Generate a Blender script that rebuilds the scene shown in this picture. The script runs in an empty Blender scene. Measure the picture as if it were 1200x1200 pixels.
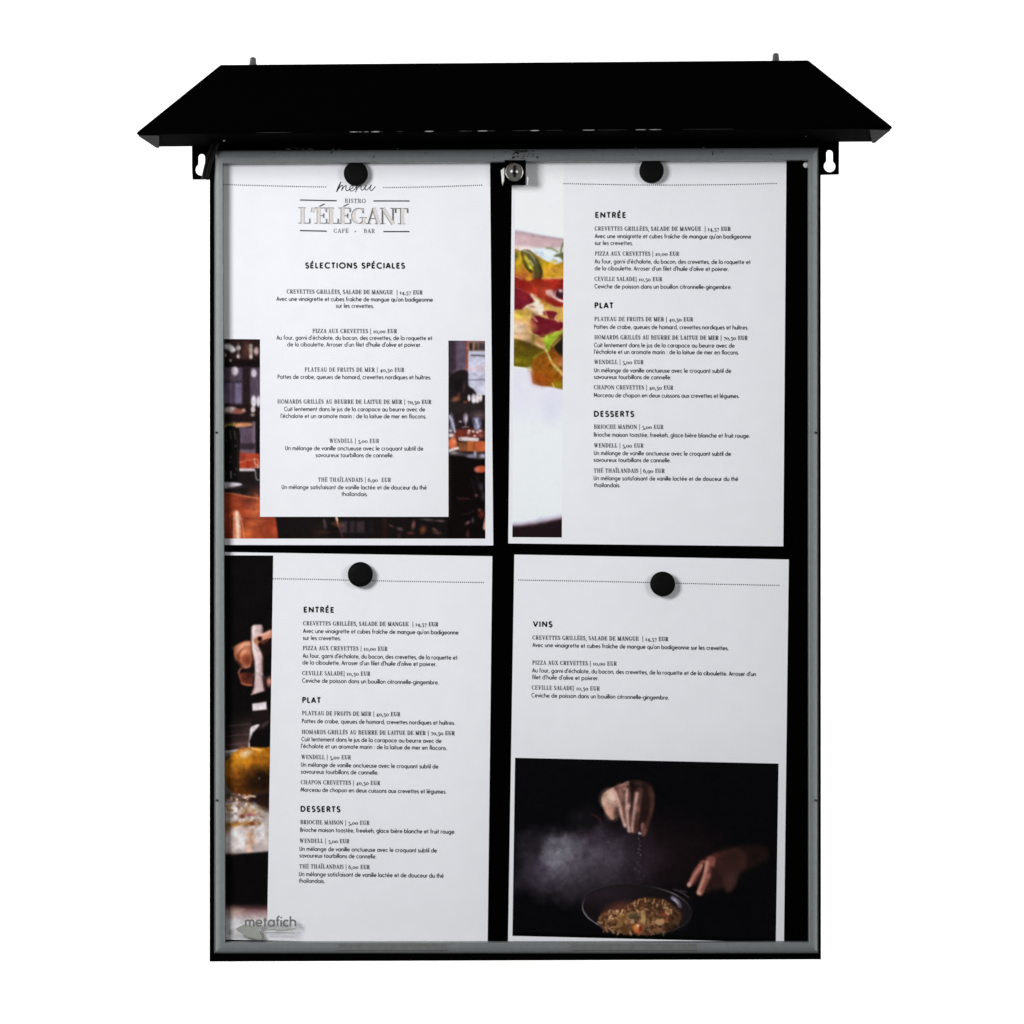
import bpy, math, random
import numpy as np
from mathutils import Vector

C = bpy.context.scene
R = math.radians
# ------------------------------------------------------------------ camera
S = 0.00065625          # metres per unit of the case's own drawing grid, at the door plane
D = 2.3                 # camera to door plane
SHY = 0.0125             # depth of the paper behind the door plane
ZC = 1.5                # height of the lens
cam = bpy.data.objects.new('camera', bpy.data.cameras.new('camera'))
C.collection.objects.link(cam)
cam.location = (0, -D, ZC)
cam.rotation_euler = (R(90), 0, 0)
cam.data.sensor_width = 36
cam.data.lens = 36 * D / (1200 * S)
cam.data.clip_start = 0.05
cam.data.clip_end = 60
C.camera = cam
# ------------------------------------------------------------------ world and light
w = bpy.data.worlds.new('World')
C.world = w
w.use_nodes = True
w.node_tree.nodes['Background'].inputs[0].default_value = (1, 1, 1, 1)
w.node_tree.nodes['Background'].inputs[1].default_value = 0.03
C.view_settings.view_transform = 'Standard'
C.view_settings.look = 'None'
C.view_settings.exposure = 0
C.view_settings.gamma = 1
C.view_settings.use_curve_mapping = False


def area(name, loc, target, sx, sy, power, col=(1, 1, 1)):
    l = bpy.data.lights.new(name, 'AREA')
    l.shape = 'RECTANGLE'
    l.size, l.size_y = sx, sy
    l.energy = power
    l.color = col
    o = bpy.data.objects.new(name, l)
    C.collection.objects.link(o)
    o.location = loc
    o.rotation_euler = (Vector(target) - Vector(loc)).to_track_quat('-Z', 'Y').to_euler()
    return o


C.cycles.filter_width = 1.55
C.cycles.use_adaptive_sampling = False      # every sample goes into the small print
C.cycles.denoising_prefilter = 'NONE'
area('key_softbox', (-0.78, -1.25, 1.88), (-0.08, 0, 1.58), 0.45, 0.45, 19.4, (0.985, 0.985, 1.0))
area('fill_softbox', (1.2, -1.95, 1.86), (0.05, 0, 1.6), 0.6, 0.6, 12.5, (0.985, 0.985, 1.0))
area('added_backdrop_lamp', (-2.4, 0.15, 1.5), (-0.35, 1.3, 1.5), 1.2, 2.4, 110)  # pair of lamps added to burn the backdrop out to white
area('added_backdrop_lamp', (2.4, 0.15, 1.5), (0.35, 1.3, 1.5), 1.2, 2.4, 110)


# ------------------------------------------------------------------ helpers
def W(px, py, y=0.0):
    k = (D + y) / D
    return Vector(((px - 600) * S * k, y, ZC + (600 - py) * S * k))


class MB:
    def __init__(self):
        self.v, self.f, self.sm = [], [], []

    def add(self, vs, fs, smooth=False):
        b = len(self.v)
        self.v += [tuple(p) for p in vs]
        for f in fs:
            self.f.append([b + i for i in f])
            self.sm.append(smooth)

    def build(self, name, mat, parent=None):
        me = bpy.data.meshes.new(name)
        off = Vector(parent_loc(parent))
        me.from_pydata([tuple(Vector(p) - off) for p in self.v], [], self.f)
        me.polygons.foreach_set('use_smooth', self.sm)
        me.materials.append(mat)
        me.update()
        o = bpy.data.objects.new(name, me)
        C.collection.objects.link(o)
        o.parent = parent
        return o


def parent_loc(p):
    v = Vector((0, 0, 0))
    while p is not None:
        v = v + p.location
        p = p.parent
    return v


def thing(name, label, cat, loc, group=None):
    o = bpy.data.objects.new(name, None)
    o.empty_display_size = 0.05
    C.collection.objects.link(o)
    o.location = loc
    o['label'], o['category'] = label, cat
    if group:
        o['group'] = group
    return o


def srgb(c):
    c = c / 255.0
    return c / 12.92 if c <= 0.04045 else ((c + 0.055) / 1.055) ** 2.4


def material(name, col, rough=0.5, metal=0.0, spec=0.5, noise=None, bump=None, mottle=0.0):
    m = bpy.data.materials.new(name)
    m.use_nodes = True
    nt = m.node_tree
    b = nt.nodes['Principled BSDF']
    b.inputs['Base Color'].default_value = (*col, 1)
    b.inputs['Roughness'].default_value = rough
    b.inputs['Metallic'].default_value = metal
    b.inputs['Specular IOR Level'].default_value = spec
    tc = nt.nodes.new('ShaderNodeTexCoord')
    if noise:
        n = nt.nodes.new('ShaderNodeTexNoise')
        n.inputs['Scale'].default_value = noise
        n.inputs['Detail'].default_value = 5
        nt.links.new(tc.outputs['Object'], n.inputs['Vector'])
        if mottle:
            r = nt.nodes.new('ShaderNodeValToRGB')
            r.color_ramp.elements[0].position, r.color_ramp.elements[1].position = 0.3, 0.7
            r.color_ramp.elements[0].color = (*[c * (1 - mottle) for c in col], 1)
            r.color_ramp.elements[1].color = (*[min(1, c * (1 + mottle)) for c in col], 1)
            nt.links.new(n.outputs['Fac'], r.inputs['Fac'])
            nt.links.new(r.outputs['Color'], b.inputs['Base Color'])
        if bump:
            bp = nt.nodes.new('ShaderNodeBump')
            bp.inputs['Strength'].default_value = bump
            bp.inputs['Distance'].default_value = 0.0004
            nt.links.new(n.outputs['Fac'], bp.inputs['Height'])
            nt.links.new(bp.outputs['Normal'], b.inputs['Normal'])
    return m


M = {}
M['black'] = material('black_powder_coat', (0.0008, 0.0008, 0.0009), 0.75, 0, 0.001, 900, 0.05)
M['panel'] = material('black_magnetic_sheet', (0.0006, 0.0006, 0.0006), 0.9, 0, 0.0, 700, 0.03)
M['magnet'] = material('black_plastic', (0.0032, 0.0032, 0.0034), 0.6, 0, 0.05, 900, 0.05)
M['rubber'] = material('black_rubber', (0.002, 0.002, 0.0024), 0.5, 0, 0.06, 900, 0.05)
M['grey'] = material('grey_satin_frame', (0.165, 0.18, 0.182), 0.42, 0.0, 0.3, 260, 0.05, 0.07)
M['hinge'] = material('dull_hinge_metal', (0.132, 0.139, 0.136), 0.5, 0.0, 0.3, 240, 0.1, 0.12)
M['scuff'] = material('dark_scuff', (0.018, 0.02, 0.02), 0.8, 0, 0.1, 800, 0.02)
M['bare'] = material('bare_worn_metal', (0.26, 0.26, 0.255), 0.6, 0.0, 0.5, 800, 0.1, 0.3)
M['dimbare'] = material('dim_worn_metal', (0.035, 0.035, 0.035), 0.6, 0.0, 0.3, 800, 0.1, 0.3)
M['corner_sheen'] = material('painted_underside_sheen', (0.036, 0.036, 0.036), 0.8, 0.0, 0.02, 120, 0.05, 0.35)  # grey stands for light caught on the black hood's underside
M['nut'] = material('dark_zinc', (0.08, 0.08, 0.077), 0.32, 0.0, 0.4, 500, 0.02)
M['chrome'] = material('polished_steel', (0.42, 0.41, 0.39), 0.3, 1.0, 0.5, 500, 0.02)
M['brass'] = material('dull_nickel', (0.07, 0.066, 0.05), 0.5, 0.0, 0.5, 500, 0.05, 0.15)
M['steel'] = material('bright_steel', (0.85, 0.85, 0.84), 0.4, 0.2, 0.5, 500, 0.02)
M['white'] = material('white_plastic', (0.85, 0.83, 0.81), 0.5, 0, 0.3, 500, 0.02)
M['paper'] = material('white_paper', (0.85, 0.845, 0.872), 0.75, 0, 0.15, 60, 0.03, 0.012)
M['ink'] = material('black_ink', (0.006, 0.006, 0.008), 0.8, 0, 0.05, 900, 0.01)
M['softink'] = material('charcoal_ink', (0.035, 0.036, 0.045), 0.8, 0, 0.05, 900, 0.01)
M['cream'] = material('cream_ink', (0.70, 0.645, 0.61), 0.8, 0, 0.05, 400, 0.01, 0.06)
M['taupe'] = material('taupe_ink', (0.20, 0.175, 0.165), 0.8, 0, 0.05, 900, 0.01)
M['logo'] = material('grey_print_on_pane', (0.17, 0.17, 0.158), 0.7, 0, 0.1, 900, 0.01)
M['leaf'] = material('pale_grey_print_on_pane', (0.30, 0.31, 0.28), 0.7, 0, 0.1, 300, 0.01, 0.08)
M['backdrop'] = material('white_studio_paper', (0.93, 0.93, 0.93), 0.9, 0, 0.1, 5, 0.02, 0.004)


def glass_mat():
    m = bpy.data.materials.new('clear_acrylic')
    m.use_nodes = True
    nt = m.node_tree
    nt.nodes.clear()
    o = nt.nodes.new('ShaderNodeOutputMaterial')
    mx = nt.nodes.new('ShaderNodeMixShader')
    t = nt.nodes.new('ShaderNodeBsdfTransparent')
    t.inputs['Color'].default_value = (0.985, 0.99, 0.99, 1)
    g = nt.nodes.new('ShaderNodeBsdfGlossy')
    g.inputs['Roughness'].default_value = 0.03
    f = nt.nodes.new('ShaderNodeFresnel')
    f.inputs['IOR'].default_value = 1.12
    nt.links.new(f.outputs[0], mx.inputs[0])
    nt.links.new(t.outputs[0], mx.inputs[1])
    nt.links.new(g.outputs[0], mx.inputs[2])
    nt.links.new(mx.outputs[0], o.inputs['Surface'])
    return m


M['glass'] = glass_mat()


def print_mat():
    m = bpy.data.materials.new('printed_photograph')
    m.use_nodes = True
    nt = m.node_tree
    b = nt.nodes['Principled BSDF']
    a = nt.nodes.new('ShaderNodeAttribute')
    a.attribute_name = 'print_colour'
    nt.links.new(a.outputs['Color'], b.inputs['Base Color'])
    b.inputs['Roughness'].default_value = 0.6
    b.inputs['Specular IOR Level'].default_value = 0.01
    return m


M['print'] = print_mat()


def lerp2(q, u, v):
    (ax, ay), (bx, by), (cx, cy), (dx, dy) = q      # TL TR BR BL
    return ((ax * (1 - u) + bx * u) * (1 - v) + (dx * (1 - u) + cx * u) * v,
            (ay * (1 - u) + by * u) * (1 - v) + (dy * (1 - u) + cy * u) * v)


def prism(mb, poly, y0, y1, smooth=False):
    n = len(poly)
    a = [W(x, yy, y0) for x, yy in poly]
    b = [Vector((p.x, y1, p.z)) for p in a]
    mb.add(a + b, [list(range(n)), list(range(2 * n - 1, n - 1, -1))] +
           [[i, i + n, (i + 1) % n + n, (i + 1) % n] for i in range(n)], smooth)


def rect(x0, y0, x1, y1):
    return [(x0, y0), (x1, y0), (x1, y1), (x0, y1)]


def ring_loop(mb, outer, inner, prof, close=False):
    """frame: profile (t, y) swept round four mitred corners"""
    n = len(prof)
    vs = []
    for k in range(4):
        for t, y in prof:
            x = outer[k][0] * (1 - t) + inner[k][0] * t
            z = outer[k][1] * (1 - t) + inner[k][1] * t
            vs.append(W(x, z, 0) + Vector((0, y, 0)))
    fs = []
    m = n if close else n - 1
    for k in range(4):
        for i in range(m):
            j = (i + 1) % n
            fs.append([k * n + i, k * n + j, ((k + 1) % 4) * n + j, ((k + 1) % 4) * n + i])
    mb.add(vs, fs)


def lathe(mb, c, prof, n=40, axis='y', smooth=True, caps=True):
    """prof: (radius, along) ; axis y faces the camera, z stands up"""
    vs = []
    for r, h in prof:
        for i in range(n):
            a = 2 * math.pi * i / n
            if axis == 'y':
                vs.append((c[0] + r * math.cos(a), c[1] + h, c[2] + r * math.sin(a)))
            else:
                vs.append((c[0] + r * math.cos(a), c[1] + r * math.sin(a), c[2] + h))
    fs = []
    for k in range(len(prof) - 1):
        for i in range(n):
            j = (i + 1) % n
            fs.append([k * n + i, k * n + j, (k + 1) * n + j, (k + 1) * n + i])
    mb.add(vs, fs, smooth)
    if caps:
        mb.add(vs[:n], [list(range(n))])
        mb.add(vs[-n:], [list(range(n))])


def tube(mb, pts, r, n=12):
    pts = [Vector(p) for p in pts]
    vs = []
    for i, p in enumerate(pts):
        d = (pts[min(i + 1, len(pts) - 1)] - pts[max(i - 1, 0)]).normalized()
        s = d.cross(Vector((0, 1, 0))).normalized()
        t = d.cross(s)
        for k in range(n):
            a = 2 * math.pi * k / n
            vs.append(p + s * (r * math.cos(a)) + t * (r * math.sin(a)))
    fs = [[i * n + k, i * n + (k + 1) % n, (i + 1) * n + (k + 1) % n, (i + 1) * n + k]
          for i in range(len(pts) - 1) for k in range(n)]
    mb.add(vs, fs, True)
    mb.add(vs[:n], [list(range(n))])
    mb.add(vs[-n:], [list(range(n))])


def spline(pts, n=8, closed=False):
    P = [np.array(p, float) for p in pts]
    out = []
    m = len(P)
    rng = range(m) if closed else range(m - 1)
    for i in rng:
        if closed:
            a, b, c, d = P[i - 1], P[i], P[(i + 1) % m], P[(i + 2) % m]
        else:
            a, b, c, d = P[max(i - 1, 0)], P[i], P[i + 1], P[min(i + 2, m - 1)]
        for k in range(n):
            t = k / n
            out.append(0.5 * (2 * b + (c - a) * t + (2 * a - 5 * b + 4 * c - d) * t * t + (3 * b - a - 3 * c + d) * t ** 3))
    if not closed:
        out.append(P[-1])
    return [tuple(p) for p in out]


# ------------------------------------------------------------------ the setting
mb = MB()
NX = 40
vs, fs = [], []
prof = [(-4.0, -1.5)]
for x0, x1, z0, z1 in [(-5, 5, -1.6, 5.0)]:
    mb.add([(x0, 1.30, z0), (x1, 1.30, z0), (x1, 1.30, z1), (x0, 1.30, z1)], [[0, 1, 2, 3]])
bd = mb.build('background', M['backdrop'])
bd['kind'] = 'structure'

# ------------------------------------------------------------------ the display case
base = W(603.5, 1126, 0.02)
case = thing('menu_display_case', 'black menu display case with sloping hood, grey door frame and clear pane',
             'display case', base)

SH_O = [(245.4, 165.5), (962.0, 162.0), (962.4, 1124.8), (245.3, 1127.4)]
SH_I = [(249.3, 175.0), (961.2, 171.2), (961.2, 1119.6), (249.1, 1119.6)]
FR_O = [(249.8, 176.0), (960.5, 172.2), (960.5, 1118.9), (249.8, 1118.9)]
FR_I = [(260.8, 191.3), (947.6, 187.2), (948.2, 1104.6), (263.4, 1104.9)]

mb = MB()
ring_loop(mb, SH_O, SH_I, [(0, .050), (0, .0022), (.08, .0012), (.92, .0012), (1, .002), (1, .046)])
for y in (.050, .046):
    mb.add([W(x, z, 0) + Vector((0, y, 0)) for x, z in (SH_O if y == .050 else SH_I)], [[0, 1, 2, 3]])
mb.build('cabinet', M['black'], case)

mb = MB()
q = [(251, 177), (960, 173), (960, 1118), (251, 1118)]
prism(mb, q, .0136, .0160)
mb.build('back_panel', M['panel'], case)

mb = MB()
ring_loop(mb, FR_O, FR_I, [(0, .0082), (0, .0046), (.07, .0030), (.16, .0019), (.28, .0011), (.42, .0005), (.60, .0001), (.97, .0), (1, .0003), (1, .0082)], True)
frame = mb.build('door_frame', M['grey'], case)

mb = MB()
prism(mb, [(261.3, 191.8), (947.2, 187.7), (947.8, 1104.2), (263.8, 1104.4)], .0014, .0034)
pane = mb.build('clear_pane', M['glass'], case)

# two flat hinge plates let into the lower rail
for x0, x1 in ((397, 523), (669, 816)):
    mb = MB()
    prism(mb, rect(x0, 1105.9, x1, 1113.4), -.0002, .0012)
    for xe in (x0 + 5, x1 - 6):
        prism(mb, rect(xe, 1105.8, xe + 1.2, 1114.2), -.0004, .0008)
    mb.build('hinge_plate', M['hinge'], frame)

# pin holes in the side rails
for x, z in ((253.6, 507), (254.2, 938), (956.6, 507), (956.4, 938)):
    mb = MB()
    lathe(mb, W(x, z, -.0003), [(0.0009, .001), (0.0009, 0), (0.0004, -.0002)], 16)
    mb.build('pin_hole', M['scuff'], frame)

# scuffs of black paint on the upper rail
rnd = random.Random(5)
mb = MB()


def fleck(cx, cy, r, y=-.0004, st=1.0):
    n = 7
    a0 = rnd.random() * 6
    poly = [(cx + r * rnd.uniform(.5, 1.1) * math.cos(a0 + 6.283 * i / n), cy + st * r * rnd.uniform(.5, 1.1) * math.sin(a0 + 6.283 * i / n)) for i in range(n)]
    prism(mb, poly, y, y + .0012)


for i in range(52):
    fleck(rnd.gauss(609, 7), rnd.uniform(176.5, 187), rnd.uniform(.3, 1.0))
for i in range(14):
    fleck(rnd.uniform(600, 618), rnd.uniform(175.5, 178.5), rnd.uniform(.5, 1.2))
mb.build('scuff_mark', M['scuff'], frame)
for cx, cy, r, st in ((388, 178.5, .5, 4), (438, 183.5, .45, 5), (579, 184.4, 1.1, .7), (629.5, 184.3, 1.4, 1), (695, 176, .5, 3),
                      (835, 180, .4, 7), (846, 178, .4, 3), (321, 179, .4, 2), (498, 179, .4, 2), (741, 182, .35, 3), (903, 181, .4, 3)):
    mb = MB()
    fleck(cx, cy, r, st=st)
    mb.build('scuff_mark', M['scuff'], frame)

# white pin of the panel, top right corner
mb = MB()
lathe(mb, W(944.6, 193.4, .0136), [(0.0023, .0005), (0.0023, -.0016), (0.0017, -.0024), (0.0004, -.0026)], 24)
mb.build('panel_pin', M['white'], case)

# lock in the middle of the upper rail
mb = MB()
prism(mb, rect(591.2, 187.6, 616.2, 214.6), -.0062, .0080)
lock = mb.build('lock', M['black'], case)
for poly in ([(586.9, 199.6), (590.9, 196.6), (590.9, 211.8), (588.6, 215.8)], [(616.5, 204.0), (619.2, 208.2), (618.6, 215.8), (615.8, 213.4)]):
    mb = MB()
    prism(mb, poly, -.0045, .0070)
    mb.build('lock_cheek', M['steel'], lock)
c = W(602.7, 201.9, -.0062)
mb = MB()
r0 = 10.7 * S
lathe(mb, c, [(r0, .001), (r0, -.0022), (r0 * .96, -.0030), (r0 * .86, -.0030), (r0 * .84, -.0024), (r0 * .1, -.0024)], 48, 'y', False)
cyl = mb.build('lock_cylinder', M['brass'], lock)
mb = MB()
ring = []
lathe(mb, c, [(r0 * .97, -.0029), (r0 * .95, -.0034), (r0 * .90, -.0034), (r0 * .88, -.0027)], 48, 'y', True, False)
mb.build('rim', M['chrome'], cyl)
for sx in (-1, 1):  # pale domes put in for the glints beside the key slot
    mb = MB()
    cc = W(602.7 + sx * 2.7, 200.8 if sx < 0 else 201.3, -.0086)
    pr = [(2.0 * S, 0), (1.7 * S, -.0007), (1.0 * S, -.0012), (.2 * S, -.0014)]
    lathe(mb, cc, pr, 20)
    mb.build('slot_glint', M['steel'], cyl)
mb = MB()
c2 = [(601.7, 193.5), (603.9, 193.5), (604.0, 201), (605.0, 203), (603.8, 204.2), (603.6, 207.2), (601.9, 207.2), (601.7, 204.2), (600.4, 203), (601.6, 201)]
prism(mb, c2, -.0104, -.0080)
mb.build('keyhole', M['ink'], cyl)

# ---- hood: ridge at the back, eave in front
YF, YB = -.082, .022
A1, B1 = W(160, 155.0, YF), W(1045.6, 148.2, YF)
Cc, Dd = W(183.4, 172.0, YB), W(1025.0, 166.2, YB)
E1, F1 = W(258.5, 75.6, YB), W(947.0, 70.2, YB)
lip = Vector((0, 0, -.0016))
A2, B2 = A1 + lip, B1 + lip
Cc, Dd = Vector((Cc.x, YB, Cc.z)), Vector((Dd.x, YB, Dd.z))
mb = MB()
v = [A1, B1, F1, E1, A2, B2, Cc, Dd]
mb.add(v, [[0, 1, 2, 3], [4, 5, 1, 0], [6, 7, 5, 4], [0, 3, 6], [0, 6, 4], [1, 7, 2], [1, 5, 7], [3, 2, 7, 6]])
hood = mb.build('hood', M['black'], case)
bev = hood.modifiers.new('bevel', 'BEVEL')
bev.width = .0009
bev.segments = 2
# added plates, grey sheen of the hood's lit underside painted into their colour
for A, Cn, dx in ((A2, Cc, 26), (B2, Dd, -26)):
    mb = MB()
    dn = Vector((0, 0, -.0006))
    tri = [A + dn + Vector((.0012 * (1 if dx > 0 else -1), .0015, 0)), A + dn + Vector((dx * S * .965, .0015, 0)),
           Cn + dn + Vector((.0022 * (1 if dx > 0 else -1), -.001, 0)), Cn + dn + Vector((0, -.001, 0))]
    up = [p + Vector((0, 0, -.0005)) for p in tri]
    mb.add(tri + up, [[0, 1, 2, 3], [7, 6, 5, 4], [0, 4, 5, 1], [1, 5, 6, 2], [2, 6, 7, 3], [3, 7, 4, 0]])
    mb.build('corner_sheen_plate', M['corner_sheen'], hood)
# front board under the hood, above the door
mb = MB()
prism(mb, [(246.5, 158), (961.2, 153), (961.2, 171.8), (246.5, 175.6)], -.0010, .0009)
mb.build('header_board', M['black'], case)
for x, z, r in ((262.6, 164.4, 1.3), (944.6, 159.8, .8)):
    mb = MB()
    lathe(mb, W(x, z, -.030), [(r * S, 0), (r * S * .7, -.0006), (r * S * .1, -.0008)], 16)
    mb.build('rivet', M['bare'] if x < 500 else M['dimbare'], hood)


# worn bare metal along the eave and along the header's lower edge
def eave(x):
    return 155 + (148.2 - 155) * (x - 160) / 885.6


rnd = random.Random(11)
mb, mb2 = MB(), MB()
for x0, x1, h, d in ((410, 419, 1.0, 0), (420, 424, .6, 0), (426, 432, .7, 0), (435, 445, 1.2, 0), (446, 449, .5, 1), (465, 472, .6, 1), (498, 508, 1.3, 0), (538, 548, .6, 1),
                     (549, 553, .6, 1), (560, 571, 1.2, 0), (572, 580, .5, 1), (600, 620, .4, 1), (621, 632, 1.2, 0), (640, 660, .4, 1), (683, 697, 1.1, 0), (700, 735, .4, 1),
                     (745, 757, 1.0, 0), (761, 775, .9, 0), (300, 340, .3, 1), (800, 860, .3, 1)):
    n = 5
    top, bot = [], []
    for i in range(n):
        t = i / (n - 1)
        x = x0 + (x1 - x0) * t
        e = eave(x) + 1.5
        hh = .8 * h * (.25 + .75 * math.sin(math.pi * min(max(t, .08), .92))) * rnd.uniform(.7, 1.2)
        top.append((x, e - hh * .5))
        bot.append((x, e + hh * .5))
    tgt = MB()
    k = [W(x, y, YF - .0004) for x, y in top + bot[::-1]]
    kb = [p + Vector((0, .0008, 0)) for p in k]
    m = len(k)
    tgt.add(k + kb, [list(range(m)), list(range(2 * m - 1, m - 1, -1))] + [[i, i + m, (i + 1) % m + m, (i + 1) % m] for i in range(m)])
    tgt.build('worn_edge', M['dimbare'] if d else M['bare'], hood)
for x0, x1, dz, r in ((335, 341, 0, .7), (345, 350, -.6, .4), (353, 357, 0, .5), (360, 367, 0, .6), (389, 392, .2, .8), (396, 399, .3, .4), (465, 467, 0, .6), (744, 746, 0, .6), (823, 826, .4, .6)):
    mb = MB()
    zz = 175.4 - 3.6 * (x0 - 250) / 710 + dz
    fleck_poly = [(x0, zz - r * .5), ((x0 + x1) / 2, zz - r), (x1, zz - r * .4), (x1, zz + r * .5), (x0, zz + r * .3)]
    prism(mb, fleck_poly, -.0014, .0)
    mb.build('worn_edge', M['dimbare'], case)

# dome nuts on the ridge
for x, z in ((296.4, 76.0), (909.2, 71.2)):
    mb = MB()
    p = W(x, z, .0262)
    r = 4.1 * S
    lathe(mb, p, [(r * 1.1, -.004), (r * 1.1, .0008), (r, .0010), (r, .0040)] + [(r * math.cos(a), .0040 + r * .8 * math.sin(a)) for a in (0.3, .6, .9, 1.2, 1.45)], 24, 'z')
    mb.build('dome_nut', M['nut'], hood)


# keyhole hanging brackets
def bracket(poly, hole):
    n, m = len(poly), len(hole)
    import bmesh
    bm = bmesh.new()
    y0, th = .030, .0022
    ed = []
    for lp in (poly, hole):
        vv = [bm.verts.new(W(x, z, y0)) for x, z in lp]
        ed += [bm.edges.new((vv[i], vv[(i + 1) % len(vv)])) for i in range(len(vv))]
    r = bmesh.ops.triangle_fill(bm, use_beauty=True, use_dissolve=False, edges=ed)
    ex = bmesh.ops.extrude_face_region(bm, geom=bm.faces[:])
    for g in ex['geom']:
        if isinstance(g, bmesh.types.BMVert):
            g.co.y += th
    bmesh.ops.recalc_face_normals(bm, faces=bm.faces[:])
    mb = MB()
    bm.verts.index_update()
    mb.add([v.co.copy() for v in bm.verts], [[v.index for v in f.verts] for f in bm.faces])
    bm.free()
    return mb


def keyhole(cx, top, sw, cy, r):
    a = math.acos(min(1, sw / r))
    pts = []
    for i in range(9):
        t = math.pi * i / 8
        pts.append((cx + sw * math.cos(t), top + sw - sw * math.sin(t)))
    a0 = math.pi - math.asin(math.sqrt(max(0, 1 - (sw / r) ** 2)))
    b = math.acos(sw / r)
    for i in range(25):
        t = math.pi - (-b) + (math.pi + 0) * 0 + (2 * math.pi - (math.pi - 2 * b)) * 0
    st = math.pi - b
    for i in range(25):
        t = math.pi - b + (math.pi + 2 * b) * i / 24     # from upper left, round the bottom, to upper right
        pts.append((cx + r * math.cos(t), cy - r * math.sin(t)))
    return pts


def shoulder(pts):
    return pts


bracket([(224.9, 160), (248, 160), (248, 210.2), (225.6, 210.2), (224.9, 195)], keyhole(236.2, 180.2, 3.95, 198.6, 7.2)).build('hanging_bracket', M['black'], case)
bracket([(957, 160), (983.4, 160), (983.2, 204.2), (957, 205.0)], keyhole(972.3, 175.6, 4.0, 194.8, 6.9)).build('hanging_bracket', M['black'], case)

# lamp cable leaving the hood on the left
mb = MB()
pts = spline([(261, 156), (255.5, 166), (250.5, 178), (246.6, 190), (243.6, 201), (241.4, 210.4)], 6)
tube(mb, [W(x, z, -.0042) for x, z in pts], 3.0 * S)
pts = spline([(256, 156), (251.5, 166), (246.6, 178), (242.4, 190), (239.6, 201), (238.0, 209.8)], 6)
tube(mb, [W(x, z, -.0046 + .0) for x, z in pts], 2.0 * S)
mb.build('cable', M['rubber'], case)


# ------------------------------------------------------------------ lettering
def arc(cx, cy, rx, ry, a0, a1, n=None):
    n = n or max(4, int(abs(a1 - a0) / 20))
    return [(cx + rx * math.cos(R(a0 + (a1 - a0) * i / n)), cy + ry * math.sin(R(a0 + (a1 - a0) * i / n))) for i in range(n + 1)]


def L(*p):
    return [(p[i], p[i + 1]) for i in range(0, len(p), 2)]


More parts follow.
